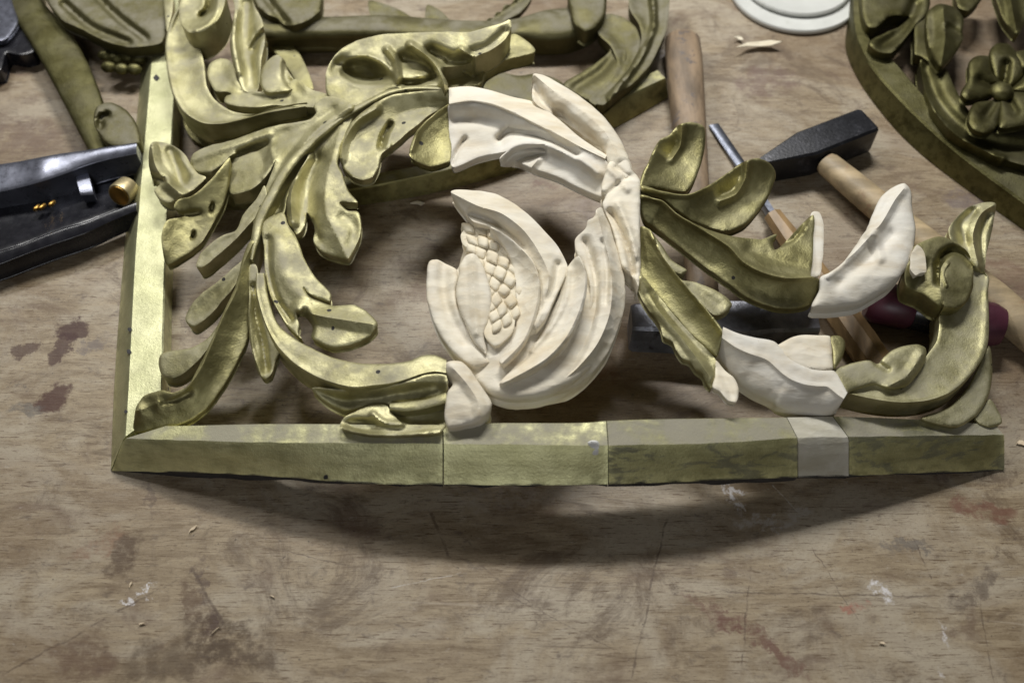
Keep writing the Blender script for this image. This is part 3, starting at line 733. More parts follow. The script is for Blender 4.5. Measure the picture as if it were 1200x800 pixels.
# hollow flank and curl below the arm
P('flank', E([(200, 425), (380, 415), (500, 390), (600, 355), (690, 358), (690, 450), (560, 480), (430, 495), (400, 505), (300, 515), (220, 525), (120, 480), (60, 420)]), g2(E, (400, 410), 40, (400, 510), 24), 12, [cup(5, 9)], g_)
R('stem', E([(425, 520), (500, 530), (600, 515), (692, 490)]), E([(428, 490), (500, 482), (600, 468), (692, 436)]), [33, 34, 36, 37], [33, 34, 36, 37], convex(1.5), 10, g_, cap=1)
P('leaf', E([(430, 525), (560, 525), (690, 495), (690, 600), (660, 618), (480, 590), (440, 570)]), 25, 14, [cup(2, 8)], g_)
P('leaf', E([(193, 602), (210, 560), (262, 530), (320, 505), (412, 498), (432, 530), (492, 585), (560, 590), (680, 602), (672, 622), (560, 636), (440, 640), (330, 636), (240, 622)]), 30, 8, [pit(E([(300, 590)])[0], 22, 7, 5, -8), rid(E([(195, 605), (330, 634), (460, 640), (660, 622)]), 2.2, 3.5), rid(E([(350, 540), (400, 580), (480, 586)]), 3, 4)], g_)
# middle spear
P('leaf', D([(575, -40), (568, 100), (563, 200), (569, 300), (590, 400), (618, 478), (640, 495), (668, 476), (690, 420), (706, 372), (690, 335), (655, 240), (615, 120), (597, -40)]), g2(D, (580, 0), 42, (640, 480), 30), 10, [rid(D([(585, 60), (600, 200), (630, 320), (648, 450)]), -3.5, 4), tent(D([(575, 100), (572, 250), (590, 380), (625, 480)]), 2, 5)], g_)

# lobes to the left of the spine
P('leaf', B([(98, 110), (108, 70), (170, 68), (232, 95), (272, 130), (295, 170), (330, 215), (365, 232), (330, 270), (270, 312), (240, 330), (190, 350), (150, 335), (122, 292), (150, 262), (112, 232), (98, 170)]), g2(B, (120, 150), 41, (340, 250), 36), 13, [tent(B([(110, 80), (130, 180), (200, 270), (250, 310)]), 4.5, 10), rid(B([(200, 110), (230, 180), (250, 250)]), -4, 7), rid(B([(250, 150), (300, 210)]), 1.5, 5), rid(B([(115, 232), (160, 245)]), -6, 4)], g_)
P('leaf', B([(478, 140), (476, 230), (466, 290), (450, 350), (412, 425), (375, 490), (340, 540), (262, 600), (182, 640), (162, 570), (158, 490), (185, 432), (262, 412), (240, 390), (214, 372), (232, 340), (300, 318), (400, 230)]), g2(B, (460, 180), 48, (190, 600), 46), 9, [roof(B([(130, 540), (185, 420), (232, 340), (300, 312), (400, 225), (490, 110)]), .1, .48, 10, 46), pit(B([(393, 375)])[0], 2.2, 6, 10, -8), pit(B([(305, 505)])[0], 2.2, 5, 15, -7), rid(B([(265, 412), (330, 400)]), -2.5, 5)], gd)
P('leaf', B([(322, 650), (340, 590), (395, 535), (450, 502), (505, 480), (540, 405), (600, 335), (640, 270), (650, 310), (620, 390), (585, 432), (500, 525), (410, 605), (345, 652)]), g2(B, (340, 640), 30, (620, 330), 42), 18, [cup(2.5, 7)], g_)
P('leaf', D([(300, 250), (270, 225), (290, 160), (340, 100), (420, 40), (500, -30), (540, -60), (530, 0), (500, 60), (440, 132), (380, 200)]), g2(D, (300, 240), 27, (520, 0), 40), 14, [cup(2, 7)], g_)
P('leaf', D([(143, 420), (150, 385), (180, 368), (240, 360), (300, 348), (370, 310), (430, 240), (440, 270), (400, 325), (330, 412), (262, 472), (205, 496), (160, 482)]), g2(D, (160, 440), 31, (420, 270), 38), 15, [dome(2, 8)], g_)
P('leaf', D([(575, -150), (535, -60), (518, 10), (495, 80), (440, 200), (385, 330), (330, 440), (280, 525), (210, 560), (160, 548), (130, 556), (80, 570), (42, 618), (28, 680), (30, 742), (100, 745), (200, 722), (292, 690), (370, 632), (440, 540), (505, 430), (560, 300), (574, 150), (592, -60), (602, -150)]), g2(D, (100, 650), 37, (560, 0), 47), 8,
  [roof(D([(60, 640), (160, 600), (270, 545), (340, 450), (395, 330), (450, 200), (510, 80), (540, -40), (590, -150)]), .12, .62, 20, 36), pit(D([(100, 620)])[0], 9, 9, 0, -3), rid(D([(170, 600), (220, 590), (280, 560)]), -3, 6)], gd, sharp=60)

# ---- new white wood
R('leaf', F([(105, 250), (200, 236), (300, 250), (400, 288), (500, 338), (600, 388), (700, 442), (835, 505)]), F([(105, 172), (200, 165), (300, 184), (400, 214), (500, 238), (610, 312), (720, 405), (845, 488)]),
  [57, 58, 58, 57, 55], [54, 55, 55, 55, 54], both(convex(1.5), rdg(0.06, 1.2, 0.08)), 18, nw, ins=1.0)
P('leaf', F([(500, 238), (498, 150), (500, 108), (545, 112), (620, 150), (700, 200), (780, 260), (850, 330), (900, 400), (940, 480), (962, 560), (940, 600), (880, 560), (845, 510), (840, 475), (790, 440), (700, 372), (610, 310)]), g2(F, (520, 120), 60, (920, 560), 54), 17,
  [rid(F([(625, 300), (690, 350), (760, 410), (810, 455)]), -9, 6.5), tent(F([(505, 112), (600, 190), (720, 270), (830, 370), (900, 500)]), 3.5, 12), rid(F([(505, 150), (540, 230), (600, 285)]), -5, 6), dome(2, 6)], nw, sharp=60)
P('leaf', F([(105, 250), (200, 238), (300, 252), (400, 290), (500, 340), (600, 392), (700, 445), (840, 512), (870, 570), (820, 640), (835, 684), (780, 670), (700, 632), (600, 585), (490, 548), (430, 522), (340, 505), (352, 488), (375, 470), (330, 478), (240, 500), (120, 540), (106, 450), (104, 340)]), g2(F, (250, 300), 57, (300, 520), 56), 9,
  [roof(F([(60, 252), (200, 238), (300, 252), (400, 290), (500, 340), (600, 392), (700, 445), (900, 530)]), 0, .42, 10, 50), rid(F([(340, 410), (380, 378), (480, 385), (590, 420), (700, 480)]), -6, 4.5), rid(F([(345, 500), (400, 452), (480, 432), (580, 445), (720, 510), (800, 570)]), 4.5, 5.5), rid(F([(400, 520), (460, 490), (540, 470)]), -6.5, 5.5), rid(F([(120, 520), (140, 470), (180, 412)]), -3.5, 3), rid(F([(140, 320), (260, 320), (380, 350)]), -3, 10), tent(F([(490, 545), (530, 500), (560, 470)]), 2.5, 6), grad((0, 0), 0, (1, 0), 0)], ng, sharp=60)
P('knot', [(714, 190), (728, 184), (737, 190), (742, 201), (747, 206), (750.5, 212), (751, 228), (750, 262), (751, 300), (748, 338), (744, 328), (735, 318), (729, 312), (724, 294), (717, 268), (709, 250), (706, 238), (709, 231), (705, 222), (708, 206)], grad((735, 195), 56, (745, 335), 47), 19,
  [rid([(715, 248), (728, 270), (736, 292), (742, 320)], -5, 3.6), rid([(724, 238), (736, 265), (745, 300)], 2.5, 4), dome(3, 8), rid([(706, 232), (722, 218), (738, 206), (748, 206)], -2.2, 3.2), tent([(712, 196), (724, 208), (735, 222)], 1.6, 6), rid([(722, 196), (732, 204)], -1.6, 3)], nw, sharp=60)
# flower
flower = P('flower', [(500, 350), (500, 327), (504, 306), (512, 304), (535, 316), (541, 300), (556, 262), (600, 290), (640, 300), (665, 313), (690, 262), (706, 245), (715, 262), (722, 290), (730, 315), (733, 342), (731, 362), (724, 385), (710, 408), (692, 432), (672, 450), (650, 462), (624, 469), (604, 470), (588, 468), (574, 462), (562, 452), (540, 427), (522, 400), (507, 372)],
  25, 14, [dome(17, 68), rid([(505, 400), (560, 450), (620, 463), (690, 430)], 2, 10)], nw, ins=6, res=2.2)
def petal(o, z, th, feats, mat=nw, **k): return plate('petal', o, z, th, feats, mat, flower, **k)
petal(G([(195, 98), (300, 93), (400, 108), (480, 148), (560, 208), (630, 280), (692, 350), (722, 402), (742, 455), (720, 520), (680, 600), (640, 690), (600, 740), (560, 770), (580, 690), (612, 580), (605, 500), (575, 430), (520, 365), (450, 305), (380, 262), (300, 238), (250, 185)]), g2(G, (250, 130), 68, (590, 740), 54), 13,
  [rid(G([(290, 205), (380, 238), (460, 290), (535, 355)]), -3.5, 4.0), roof(G([(180, 95), (320, 165), (430, 200), (530, 275), (600, 370), (650, 480), (640, 600), (600, 720)]), .25, .62, 22, 16), rid(G([(620, 640), (675, 540), (695, 440)]), -3, 4.5)], sharp=60)
petal(G([(375, 262), (450, 300), (525, 362), (582, 430), (612, 520), (612, 600), (590, 700), (545, 800), (500, 860), (440, 905), (420, 890), (470, 830), (495, 760), (500, 650), (498, 540), (485, 450), (445, 360), (405, 300)]), g2(G, (420, 300), 63, (440, 900), 50), 12, [roof(G([(375, 262), (450, 300), (525, 365), (580, 435), (605, 520), (600, 600), (575, 700), (530, 800), (430, 905)]), .4, .55, 10, 22)])
petal(G([(740, 452), (790, 400), (830, 480), (830, 570), (800, 680), (745, 790), (660, 880), (560, 950), (470, 985), (420, 1000), (480, 930), (560, 840), (640, 720), (700, 590)]), g2(G, (760, 450), 62, (430, 990), 46), 12, [roof(G([(790, 395), (822, 480), (818, 570), (785, 680), (730, 785), (640, 880), (440, 995)]), .4, .58, 10, 24), rid(G([(745, 470), (735, 590), (670, 720), (570, 840)]), 2.5, 4)])
petal(G([(875, 182), (900, 172), (912, 200), (940, 262), (970, 360), (1000, 460), (1012, 560), (1008, 640), (985, 720), (930, 850), (850, 950), (760, 1020), (670, 1045), (600, 1048), (650, 995), (730, 910), (800, 790), (840, 660), (845, 540), (815, 440), (785, 390), (775, 325), (830, 262), (835, 235), (868, 215)]), g2(G, (890, 200), 66, (600, 1070), 33), 18,
  [roof(G([(870, 170), (905, 300), (940, 440), (950, 560), (935, 680), (880, 810), (780, 930), (640, 1040)]), .85, .36, 16, 30), roof(G([(850, 240), (880, 400), (890, 540), (870, 680), (800, 820), (700, 930)]), .05, .05, 30, 30), rid(G([(825, 330), (868, 480), (872, 620), (825, 760), (735, 900)]), -3.5, 4), rid(G([(905, 330), (925, 470), (920, 620)]), -2, 3)], sharp=60)
petal(G([(80, 600), (80, 500), (92, 425), (110, 416), (150, 428), (222, 466), (228, 500), (216, 560), (228, 640), (262, 720), (300, 800), (380, 900), (300, 920), (200, 850), (120, 730)]), g2(G, (100, 430), 50, (340, 900), 38), 14, [rid(G([(160, 440), (160, 560), (190, 680), (260, 800)]), -3, 7), dome(3, 8)])
petal(G([(228, 500), (236, 440), (262, 400), (300, 388), (335, 425), (365, 500), (385, 590), (378, 680), (352, 770), (360, 860), (300, 800), (262, 722), (228, 640), (216, 560)]), g2(G, (280, 400), 54, (350, 850), 42), 12, [dome(5, 14), tent(G([(290, 395), (300, 560), (310, 760)]), 1.5, 7)])
# diamond-cut seeds
SL = smooth_line(G([(262, 262), (320, 310), (375, 385), (418, 470), (440, 560), (438, 640), (415, 715), (375, 790)]), step=1.0)
ST = np.gradient(SL, axis=0); ST /= np.linalg.norm(ST, axis=1)[:, None]
for row in range(13):
    i = int(6+row*10.6)
    if i >= len(SL): break
    wv_ = 9.3 if 2 < row < 10 else 7.6
    for off in ((-0.96, 0.96) if row % 2 else ((0,) if row in (0, 12) else (-1.92, 0, 1.92))):
        t_ = ST[i]; n_ = np.array([-t_[1], t_[0]]); c_ = SL[i]+n_*off*wv_
        hl, hw = 10.4*RNG.uniform(.82, 1.02), wv_*RNG.uniform(.80, .98); c_ = c_+n_*RNG.uniform(-.7, .7)+t_*RNG.uniform(-.7, .7)
        plate('seed', [tuple(c_+t_*hl), tuple(c_+n_*hw), tuple(c_-t_*hl), tuple(c_-n_*hw)], 46.5-0.8*abs(off), 6, [dome(5.4, 6.5), grad(tuple(c_-n_*hw), RNG.uniform(-.4, 1.6), tuple(c_+n_*hw), RNG.uniform(-1.6, .4)), grad(tuple(c_-t_*hl), RNG.uniform(-1, 1), tuple(c_+t_*hl), RNG.uniform(-1, 1))], nr, flower, res=2.2, er=0.4, ins=-1.0, rough=0.35, line_step=3.0)
plate('seed_bed', G([(240, 300), (300, 245), (360, 262), (430, 335), (482, 420), (496, 520), (498, 640), (480, 760), (400, 820), (350, 770), (378, 640), (370, 500), (320, 390), (250, 345)]), 46.8, 11, [], nr, flower)
# knuckle below the flower
P('knuckle', E([(692, 300), (760, 293), (802, 330), (850, 400), (880, 442), (906, 490), (890, 540), (850, 575), (780, 596), (700, 602), (684, 560), (690, 470), (700, 435), (722, 402), (712, 372), (692, 350)]), 40, 22, [dome(5, 14), tent(E([(720, 320), (790, 400), (840, 480), (850, 550)]), 2.2, 9), grad((0, 430), 3, (0, 500), -9)], nw, ins=3, sharp=60)

# ---- gilt acanthus, right
P('leaf', I([(280, 395), (296, 320), (318, 285), (338, 232), (375, 175), (420, 150), (468, 102), (520, 94), (580, 114), (584, 210), (562, 300), (530, 380), (500, 416), (430, 416), (350, 402)]), g2(I, (300, 380), 56, (540, 130), 58), 9,
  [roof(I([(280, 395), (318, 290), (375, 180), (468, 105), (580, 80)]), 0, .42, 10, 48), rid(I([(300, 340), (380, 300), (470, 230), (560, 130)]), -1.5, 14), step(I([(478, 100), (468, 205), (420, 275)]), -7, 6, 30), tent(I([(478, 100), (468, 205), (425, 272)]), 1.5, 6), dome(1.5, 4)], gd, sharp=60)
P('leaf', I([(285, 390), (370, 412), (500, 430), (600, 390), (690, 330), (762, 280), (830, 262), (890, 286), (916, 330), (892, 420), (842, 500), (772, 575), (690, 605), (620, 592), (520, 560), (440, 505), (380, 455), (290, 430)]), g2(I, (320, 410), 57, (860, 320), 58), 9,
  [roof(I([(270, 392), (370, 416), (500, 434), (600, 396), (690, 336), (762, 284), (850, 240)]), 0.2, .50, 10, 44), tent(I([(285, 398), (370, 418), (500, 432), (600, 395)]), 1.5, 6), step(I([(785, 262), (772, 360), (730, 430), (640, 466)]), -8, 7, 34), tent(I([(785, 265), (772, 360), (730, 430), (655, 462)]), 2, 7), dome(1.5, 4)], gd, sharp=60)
P('leaf', I([(285, 432), (340, 448), (385, 460), (450, 518), (540, 570), (640, 610), (740, 632), (850, 640), (922, 618), (905, 660), (912, 690), (960, 655), (1030, 580), (1092, 528), (1092, 650), (1090, 740), (1082, 812), (1120, 830), (1118, 880), (1100, 920), (1075, 950), (1020, 965), (910, 960), (780, 910), (680, 840), (560, 752), (450, 665), (340, 582), (300, 550), (282, 500)]), g2(I, (320, 480), 55, (1060, 760), 54), 8,
  [roof(I([(270, 436), (385, 465), (450, 522), (560, 590), (700, 680), (760, 745), (850, 795), (960, 822), (1140, 815)]), .22, .62, 40, 34), tent(I([(290, 440), (385, 465), (450, 522), (560, 590), (700, 680), (760, 745), (850, 795), (960, 822), (1110, 818)]), 1.6, 5), rid(I([(800, 690), (900, 735), (1000, 765), (1080, 780)]), -2, 8), step(I([(1095, 520), (1045, 610), (1000, 660), (900, 695)]), -6, 5, 11), grad((0, 0), 0, (1, 0), 0)], gd, sharp=60)
P('edge_strip', K([(203, 200), (215, 192), (240, 195), (258, 240), (262, 300), (255, 420), (240, 490), (192, 496), (196, 400), (208, 300)]), 44, 10, [], ng)
claw = P('leaf', K([(205, 640), (238, 560), (246, 500), (285, 480), (350, 430), (400, 365), (440, 305), (462, 275), (490, 205), (530, 122), (582, 80), (640, 60), (668, 88), (676, 180), (692, 280), (672, 400), (640, 470), (580, 540), (500, 592), (430, 630), (330, 646)]), g2(K, (260, 560), 50, (620, 120), 60), 14,
  [dome(6, 14), tent(K([(280, 485), (400, 390), (485, 300)]), 2.5, 7), tent(K([(470, 300), (520, 260), (600, 130), (640, 80)]), 3, 7), rid(K([(330, 520), (480, 400), (570, 300)]), -3, 8), tent(K([(500, 300), (525, 410)]), 2.2, 8), grad((0, 330), 0, (0, 362), -8)], ng, ins=4, sharp=60)
claw['label'] = 'new unpainted wood leaf tip curling upward'
# lower diagonal leaf
P('leaf', J([(250, -30), (295, 20), (350, 100), (420, 150), (395, 168), (345, 150), (380, 188), (450, 200), (530, 230), (602, 270), (632, 310), (612, 340), (550, 360), (480, 300), (400, 222), (300, 110)]), g2(J, (280, 20), 46, (600, 310), 40), 8, [dome(2, 6), rid(J([(440, 220), (560, 310)]), -1.5, 6)], g_)
P('leaf', J([(198, 160), (196, 40), (205, -60), (250, -40), (300, 70), (360, 150), (430, 235), (520, 340), (586, 430), (582, 475), (562, 546), (500, 500), (430, 432), (330, 320), (250, 225)]), g2(J, (220, 0), 53, (560, 500), 52), 9, [roof(J([(230, -80), (300, 68), (360, 150), (430, 235), (520, 340), (600, 445)]), .1, .55, 10, 30), tent(J([(250, -20), (360, 150), (520, 345), (585, 435)]), 1.2, 5)], gd, sharp=60)
P('leaf', J([(190, 150), (192, 240), (238, 330), (272, 370), (296, 410), (310, 458), (350, 480), (372, 525), (400, 560), (430, 570), (462, 612), (492, 632), (508, 672), (536, 697), (552, 650), (556, 570), (500, 502), (430, 434), (330, 320), (240, 205)]), g2(J, (210, 200), 44, (530, 670), 36), 9, [tent(J([(200, 180), (290, 340), (400, 470), (530, 650)]), 3, 8), rid(J([(250, 250), (400, 430), (530, 560)]), -2, 5)], g_, sharp=60)
P('leaf', J([(556, 570), (600, 618), (640, 650), (662, 702), (652, 765), (612, 760), (572, 716), (540, 697), (552, 640)]), 38, 7, [dome(1.5, 5), rid(J([(570, 600), (610, 680), (630, 740)]), -1.5, 5)], nw)
R('stem', J([(562, 546), (620, 640), (720, 718), (830, 775)])+L([(40, 548), (120, 575), (200, 586), (300, 582), (325, 560)]), J([(590, 412), (660, 442), (740, 462), (832, 482), (900, 560), (1000, 608)])+L([(260, 376), (310, 378), (345, 430), (372, 480)]),
  [26, 25, 24, 24, 26], [42, 42, 41, 40, 40], both(lambda s, t: np.where(t < 0.66, 21.0*(np.clip(t, 0, .66)/0.66)**0.7-16.0*t*1.0, 21.0-10.56-9.0*(t-0.66)), rdg(0.66, 1.2, 0.04)), 12, ng, ins=3, m=27)
P('leaf', J([(830, 525), (836, 505), (862, 486), (900, 466), (950, 450), (1040, 452), (1090, 455), (1094, 460), (1098, 500), (1106, 595), (1107, 606), (1096, 611), (1040, 616), (960, 600), (880, 560), (840, 532)]), 46, 12, [dome(2, 8)], nw)
P('leaf', J([(1093, 456), (1135, 455), (1158, 475), (1160, 520), (1140, 570), (1110, 606), (1101, 530)]), 46, 12, [dome(1.5, 6)], gd)

# right-hand volute and corner
R('scroll', L([(372, 482), (500, 512), (620, 526), (760, 516), (860, 480), (940, 412), (1000, 330), (1030, 250), (1036, 150), (1032, 0)])+K([(1036, 500), (1012, 470)]), L([(345, 430), (480, 430), (570, 460), (640, 450), (700, 392), (740, 312), (790, 240), (802, 180), (802, 80), (830, 0)])+K([(900, 480), (960, 440)]),
  [40, 42, 42, 42, 44, 46, 48], [40, 40, 39, 38, 40, 43, 47], both(scoop(2.5), rdg(0.06, 1.0, 0.06)), 24, g_, ins=0.5, m=19)
P('leaf', L([(312, 376), (380, 346), (480, 330), (515, 345), (545, 310), (580, 282), (630, 262), (700, 254), (737, 270), (737, 330), (702, 392), (650, 448), (580, 462), (500, 440), (400, 470), (372, 480)]), 42, 10, [rid(L([(520, 345), (560, 370)]), -3, 4), dome(2.5, 8), tent(L([(560, 450), (650, 400), (720, 300)]), 2, 9)], g_)
P('leaf', L([(1036, 262), (1052, 380), (1032, 500), (975, 590), (885, 640), (800, 630), (718, 602), (850, 545), (945, 440)]), 30, 8, [dome(2, 8)], g_)
P('leaf', L([(1040, 510), (1090, 588), (1096, 622), (1042, 642), (985, 622), (968, 600)]), 27, 6, [dome(1, 5)], g_)
P('leaf', K([(848, 272), (882, 220), (940, 172), (1010, 150), (1066, 154), (1060, 220), (1042, 320), (1022, 400), (1012, 480), (960, 440), (905, 370), (862, 335)]), g2(K, (880, 240), 58, (1020, 450), 48), 12, [tent(K([(985, 440), (960, 300), (1000, 200), (1060, 160)]), 3.5, 8), rid(K([(920, 330), (905, 250), (960, 190)]), -3, 6), rid(K([(1005, 430), (1000, 300), (1035, 200)]), -2.5, 4)], g_, sharp=60)
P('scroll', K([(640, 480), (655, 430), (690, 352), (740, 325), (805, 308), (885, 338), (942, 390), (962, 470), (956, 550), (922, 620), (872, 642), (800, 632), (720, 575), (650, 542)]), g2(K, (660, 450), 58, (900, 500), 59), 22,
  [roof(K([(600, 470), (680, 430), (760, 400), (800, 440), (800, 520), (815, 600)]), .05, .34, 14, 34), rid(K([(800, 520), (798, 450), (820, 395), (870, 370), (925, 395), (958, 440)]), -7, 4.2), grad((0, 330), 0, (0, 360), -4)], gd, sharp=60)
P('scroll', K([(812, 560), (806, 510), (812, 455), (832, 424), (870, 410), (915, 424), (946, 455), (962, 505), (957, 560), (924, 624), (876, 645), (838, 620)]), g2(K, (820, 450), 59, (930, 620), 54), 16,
  [rid(K([(838, 540), (826, 480), (845, 440)]), 2.0, 2.6), rid(K([(905, 560), (880, 500), (850, 470)]), -2, 8)], gd, sharp=60)
P('chip', K([(666, 462), (668, 430), (671, 388), (684, 366), (700, 348), (704, 349), (720, 362), (734, 388), (737, 400), (742, 462), (741, 472), (715, 478), (692, 490), (688, 488)]), 62.5, 9, [grad((0, 286), 1, (0, 322), -3)], nw, er=0.2)
for hx, hy, hr, hz in ((183, 91, 3.6, 25.6), (152, 386, 2.6, 25.6), (151, 412, 3.2, 25.6), (147.5, 482, 2.2, 25.6), (165, 208, 1.8, 12)):
    o_ = [(hx+hr*RNG.uniform(.7, 1.2)*math.cos(a_), hy+hr*RNG.uniform(.7, 1.2)*math.sin(a_)) for a_ in np.linspace(0, 2*math.pi, 9)[:-1]]
    plate('nail_hole', o_, hz, 1.0, [], M['under'], panel, bow=flat_, res=2.0, er=0.1, rough=0.1)
for hx, hy, hr, hz in ((382, 559, 3.0, 3.5), (425, 534, 3.2, 16.6), (733, 541, 1.8, 13.0)):
    o_ = [(hx+hr*RNG.uniform(.7, 1.2)*math.cos(a_), hy+hr*1.1*RNG.uniform(.7, 1.2)*math.sin(a_)) for a_ in np.linspace(0, 2*math.pi, 9)[:-1]]
    plate('nail_hole', o_, hz, 1.2, [grad((0, hy-4), 2.4, (0, hy+4), -2.4)], M['under'], panel, res=2.0, er=0.1, rough=0.1)

# ------------------------------------------------------------------ the gilt panels lying behind
flat = lambda x: np.zeros(len(np.atleast_1d(x)))
T1 = zf(0, 0); T4 = zf(550, 0); T6 = zf(900, 0)
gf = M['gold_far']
def far_rail(root, name, inner, front, bottom, mat, zt, n=60, zbot=0.8):
    res = lambda Ln: resample(smooth_line(Ln, step=3), n)
    a, b, c = unproj(res(inner), zt), unproj(res(front), zt), unproj(res(bottom), zbot)
    rows = []
    for i in range(n):
        lo = a[i].copy(); lo[2] = zbot/1000
        ft = b[i]*0.94+a[i]*0.06; f1 = b[i]*0.93+c[i]*0.07
        rows.append([lo, a[i]-np.array([0, 0, .001]), a[i]*0.95+b[i]*0.05, ft, f1, c[i]])
    k = 6; V = [list(v) for r in rows for v in r]; Fc = []
    for i in range(n-1):
        for j in range(k): Fc.append([i*k+j, (i+1)*k+j, (i+1)*k+(j+1) % k, i*k+(j+1) % k])
    Fc.append(list(range(k))); Fc.append([(n-1)*k+j for j in range(k)])
    return link_mesh(name, V, Fc, mat, root, angle=28)

back = thing('carved_panel', 'dusty gilt openwork panel lying behind, partly hidden by the panel being repaired', 'carving', at(480, 150, 0))
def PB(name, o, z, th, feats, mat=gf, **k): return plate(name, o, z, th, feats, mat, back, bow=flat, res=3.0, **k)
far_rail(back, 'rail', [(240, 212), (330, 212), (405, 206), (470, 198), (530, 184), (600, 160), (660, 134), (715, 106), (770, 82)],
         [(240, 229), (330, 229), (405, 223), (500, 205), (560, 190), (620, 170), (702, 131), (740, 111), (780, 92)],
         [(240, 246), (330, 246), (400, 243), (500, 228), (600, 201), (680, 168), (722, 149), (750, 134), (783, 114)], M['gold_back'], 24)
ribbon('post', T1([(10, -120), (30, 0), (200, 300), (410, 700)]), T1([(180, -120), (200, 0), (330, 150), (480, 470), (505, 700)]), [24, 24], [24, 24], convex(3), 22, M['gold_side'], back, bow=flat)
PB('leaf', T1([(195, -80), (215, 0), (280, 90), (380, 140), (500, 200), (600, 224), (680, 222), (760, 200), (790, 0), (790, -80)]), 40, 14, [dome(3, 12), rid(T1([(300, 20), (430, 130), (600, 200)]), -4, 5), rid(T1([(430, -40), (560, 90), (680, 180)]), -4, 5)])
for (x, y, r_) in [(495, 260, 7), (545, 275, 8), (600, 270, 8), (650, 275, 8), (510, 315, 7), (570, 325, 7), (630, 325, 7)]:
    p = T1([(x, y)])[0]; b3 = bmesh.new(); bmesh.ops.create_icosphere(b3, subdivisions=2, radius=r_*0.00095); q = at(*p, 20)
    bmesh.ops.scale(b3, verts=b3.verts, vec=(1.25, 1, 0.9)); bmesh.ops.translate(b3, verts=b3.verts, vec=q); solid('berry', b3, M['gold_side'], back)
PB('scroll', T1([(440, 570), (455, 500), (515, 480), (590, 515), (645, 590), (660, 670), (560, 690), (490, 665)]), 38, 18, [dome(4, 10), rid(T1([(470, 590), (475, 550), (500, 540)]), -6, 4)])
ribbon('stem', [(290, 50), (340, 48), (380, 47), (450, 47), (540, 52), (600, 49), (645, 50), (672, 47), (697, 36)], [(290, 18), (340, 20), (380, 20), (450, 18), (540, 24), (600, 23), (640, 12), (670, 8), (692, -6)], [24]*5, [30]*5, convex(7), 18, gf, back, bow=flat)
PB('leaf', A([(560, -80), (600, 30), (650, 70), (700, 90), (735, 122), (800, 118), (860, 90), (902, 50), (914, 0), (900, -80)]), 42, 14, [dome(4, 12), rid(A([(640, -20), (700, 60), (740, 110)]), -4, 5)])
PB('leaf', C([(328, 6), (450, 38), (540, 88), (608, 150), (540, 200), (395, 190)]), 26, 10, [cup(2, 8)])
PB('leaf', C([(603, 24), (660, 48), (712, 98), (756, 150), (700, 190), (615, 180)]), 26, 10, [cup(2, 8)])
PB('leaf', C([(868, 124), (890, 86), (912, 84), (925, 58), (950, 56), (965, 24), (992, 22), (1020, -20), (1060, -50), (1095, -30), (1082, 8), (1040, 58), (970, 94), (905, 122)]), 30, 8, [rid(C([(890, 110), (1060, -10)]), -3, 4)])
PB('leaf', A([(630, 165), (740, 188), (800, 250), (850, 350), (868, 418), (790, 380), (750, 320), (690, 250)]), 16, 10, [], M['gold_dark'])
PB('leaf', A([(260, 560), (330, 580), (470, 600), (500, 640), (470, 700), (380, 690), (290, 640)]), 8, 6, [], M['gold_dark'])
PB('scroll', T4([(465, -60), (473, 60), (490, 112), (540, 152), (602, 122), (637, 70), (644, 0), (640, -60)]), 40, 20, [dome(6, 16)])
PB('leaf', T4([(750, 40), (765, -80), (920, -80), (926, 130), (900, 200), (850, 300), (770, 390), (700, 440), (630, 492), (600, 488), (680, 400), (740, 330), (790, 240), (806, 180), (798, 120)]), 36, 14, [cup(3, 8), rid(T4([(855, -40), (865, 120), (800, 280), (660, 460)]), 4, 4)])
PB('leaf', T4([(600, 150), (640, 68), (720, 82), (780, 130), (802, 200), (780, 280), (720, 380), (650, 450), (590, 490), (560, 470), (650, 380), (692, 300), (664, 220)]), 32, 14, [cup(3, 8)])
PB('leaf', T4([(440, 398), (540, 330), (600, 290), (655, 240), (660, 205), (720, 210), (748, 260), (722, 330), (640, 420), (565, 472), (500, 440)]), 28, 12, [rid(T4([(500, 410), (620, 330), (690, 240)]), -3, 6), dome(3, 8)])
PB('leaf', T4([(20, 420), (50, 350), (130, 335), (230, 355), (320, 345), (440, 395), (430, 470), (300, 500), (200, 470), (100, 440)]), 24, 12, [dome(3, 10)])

side = thing('carved_panel', 'gilt openwork panel with a curved rail and small flower at the right edge', 'carving', at(1120, 120, 0))
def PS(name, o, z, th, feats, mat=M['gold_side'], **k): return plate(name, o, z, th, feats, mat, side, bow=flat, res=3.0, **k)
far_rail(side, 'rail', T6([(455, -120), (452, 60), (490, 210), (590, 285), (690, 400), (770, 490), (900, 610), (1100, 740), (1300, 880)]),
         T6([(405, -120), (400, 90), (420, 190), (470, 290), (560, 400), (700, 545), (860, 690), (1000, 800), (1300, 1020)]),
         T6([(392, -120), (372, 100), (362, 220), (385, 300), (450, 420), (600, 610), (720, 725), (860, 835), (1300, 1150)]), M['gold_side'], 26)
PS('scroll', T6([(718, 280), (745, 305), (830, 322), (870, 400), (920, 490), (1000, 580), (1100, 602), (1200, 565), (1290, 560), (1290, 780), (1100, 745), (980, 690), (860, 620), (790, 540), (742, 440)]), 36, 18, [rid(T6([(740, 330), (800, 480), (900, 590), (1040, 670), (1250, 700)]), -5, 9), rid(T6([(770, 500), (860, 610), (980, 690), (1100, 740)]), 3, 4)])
PS('leaf', T6([(745, 60), (800, 20), (880, 40), (917, 90), (912, 150), (916, 180), (880, 250), (812, 318), (770, 270), (745, 190)]), 42, 10, [tent(T6([(820, 40), (830, 180), (810, 310)]), 4, 14), rid(T6([(850, 130), (910, 170)]), -3, 4), dome(2, 6)])
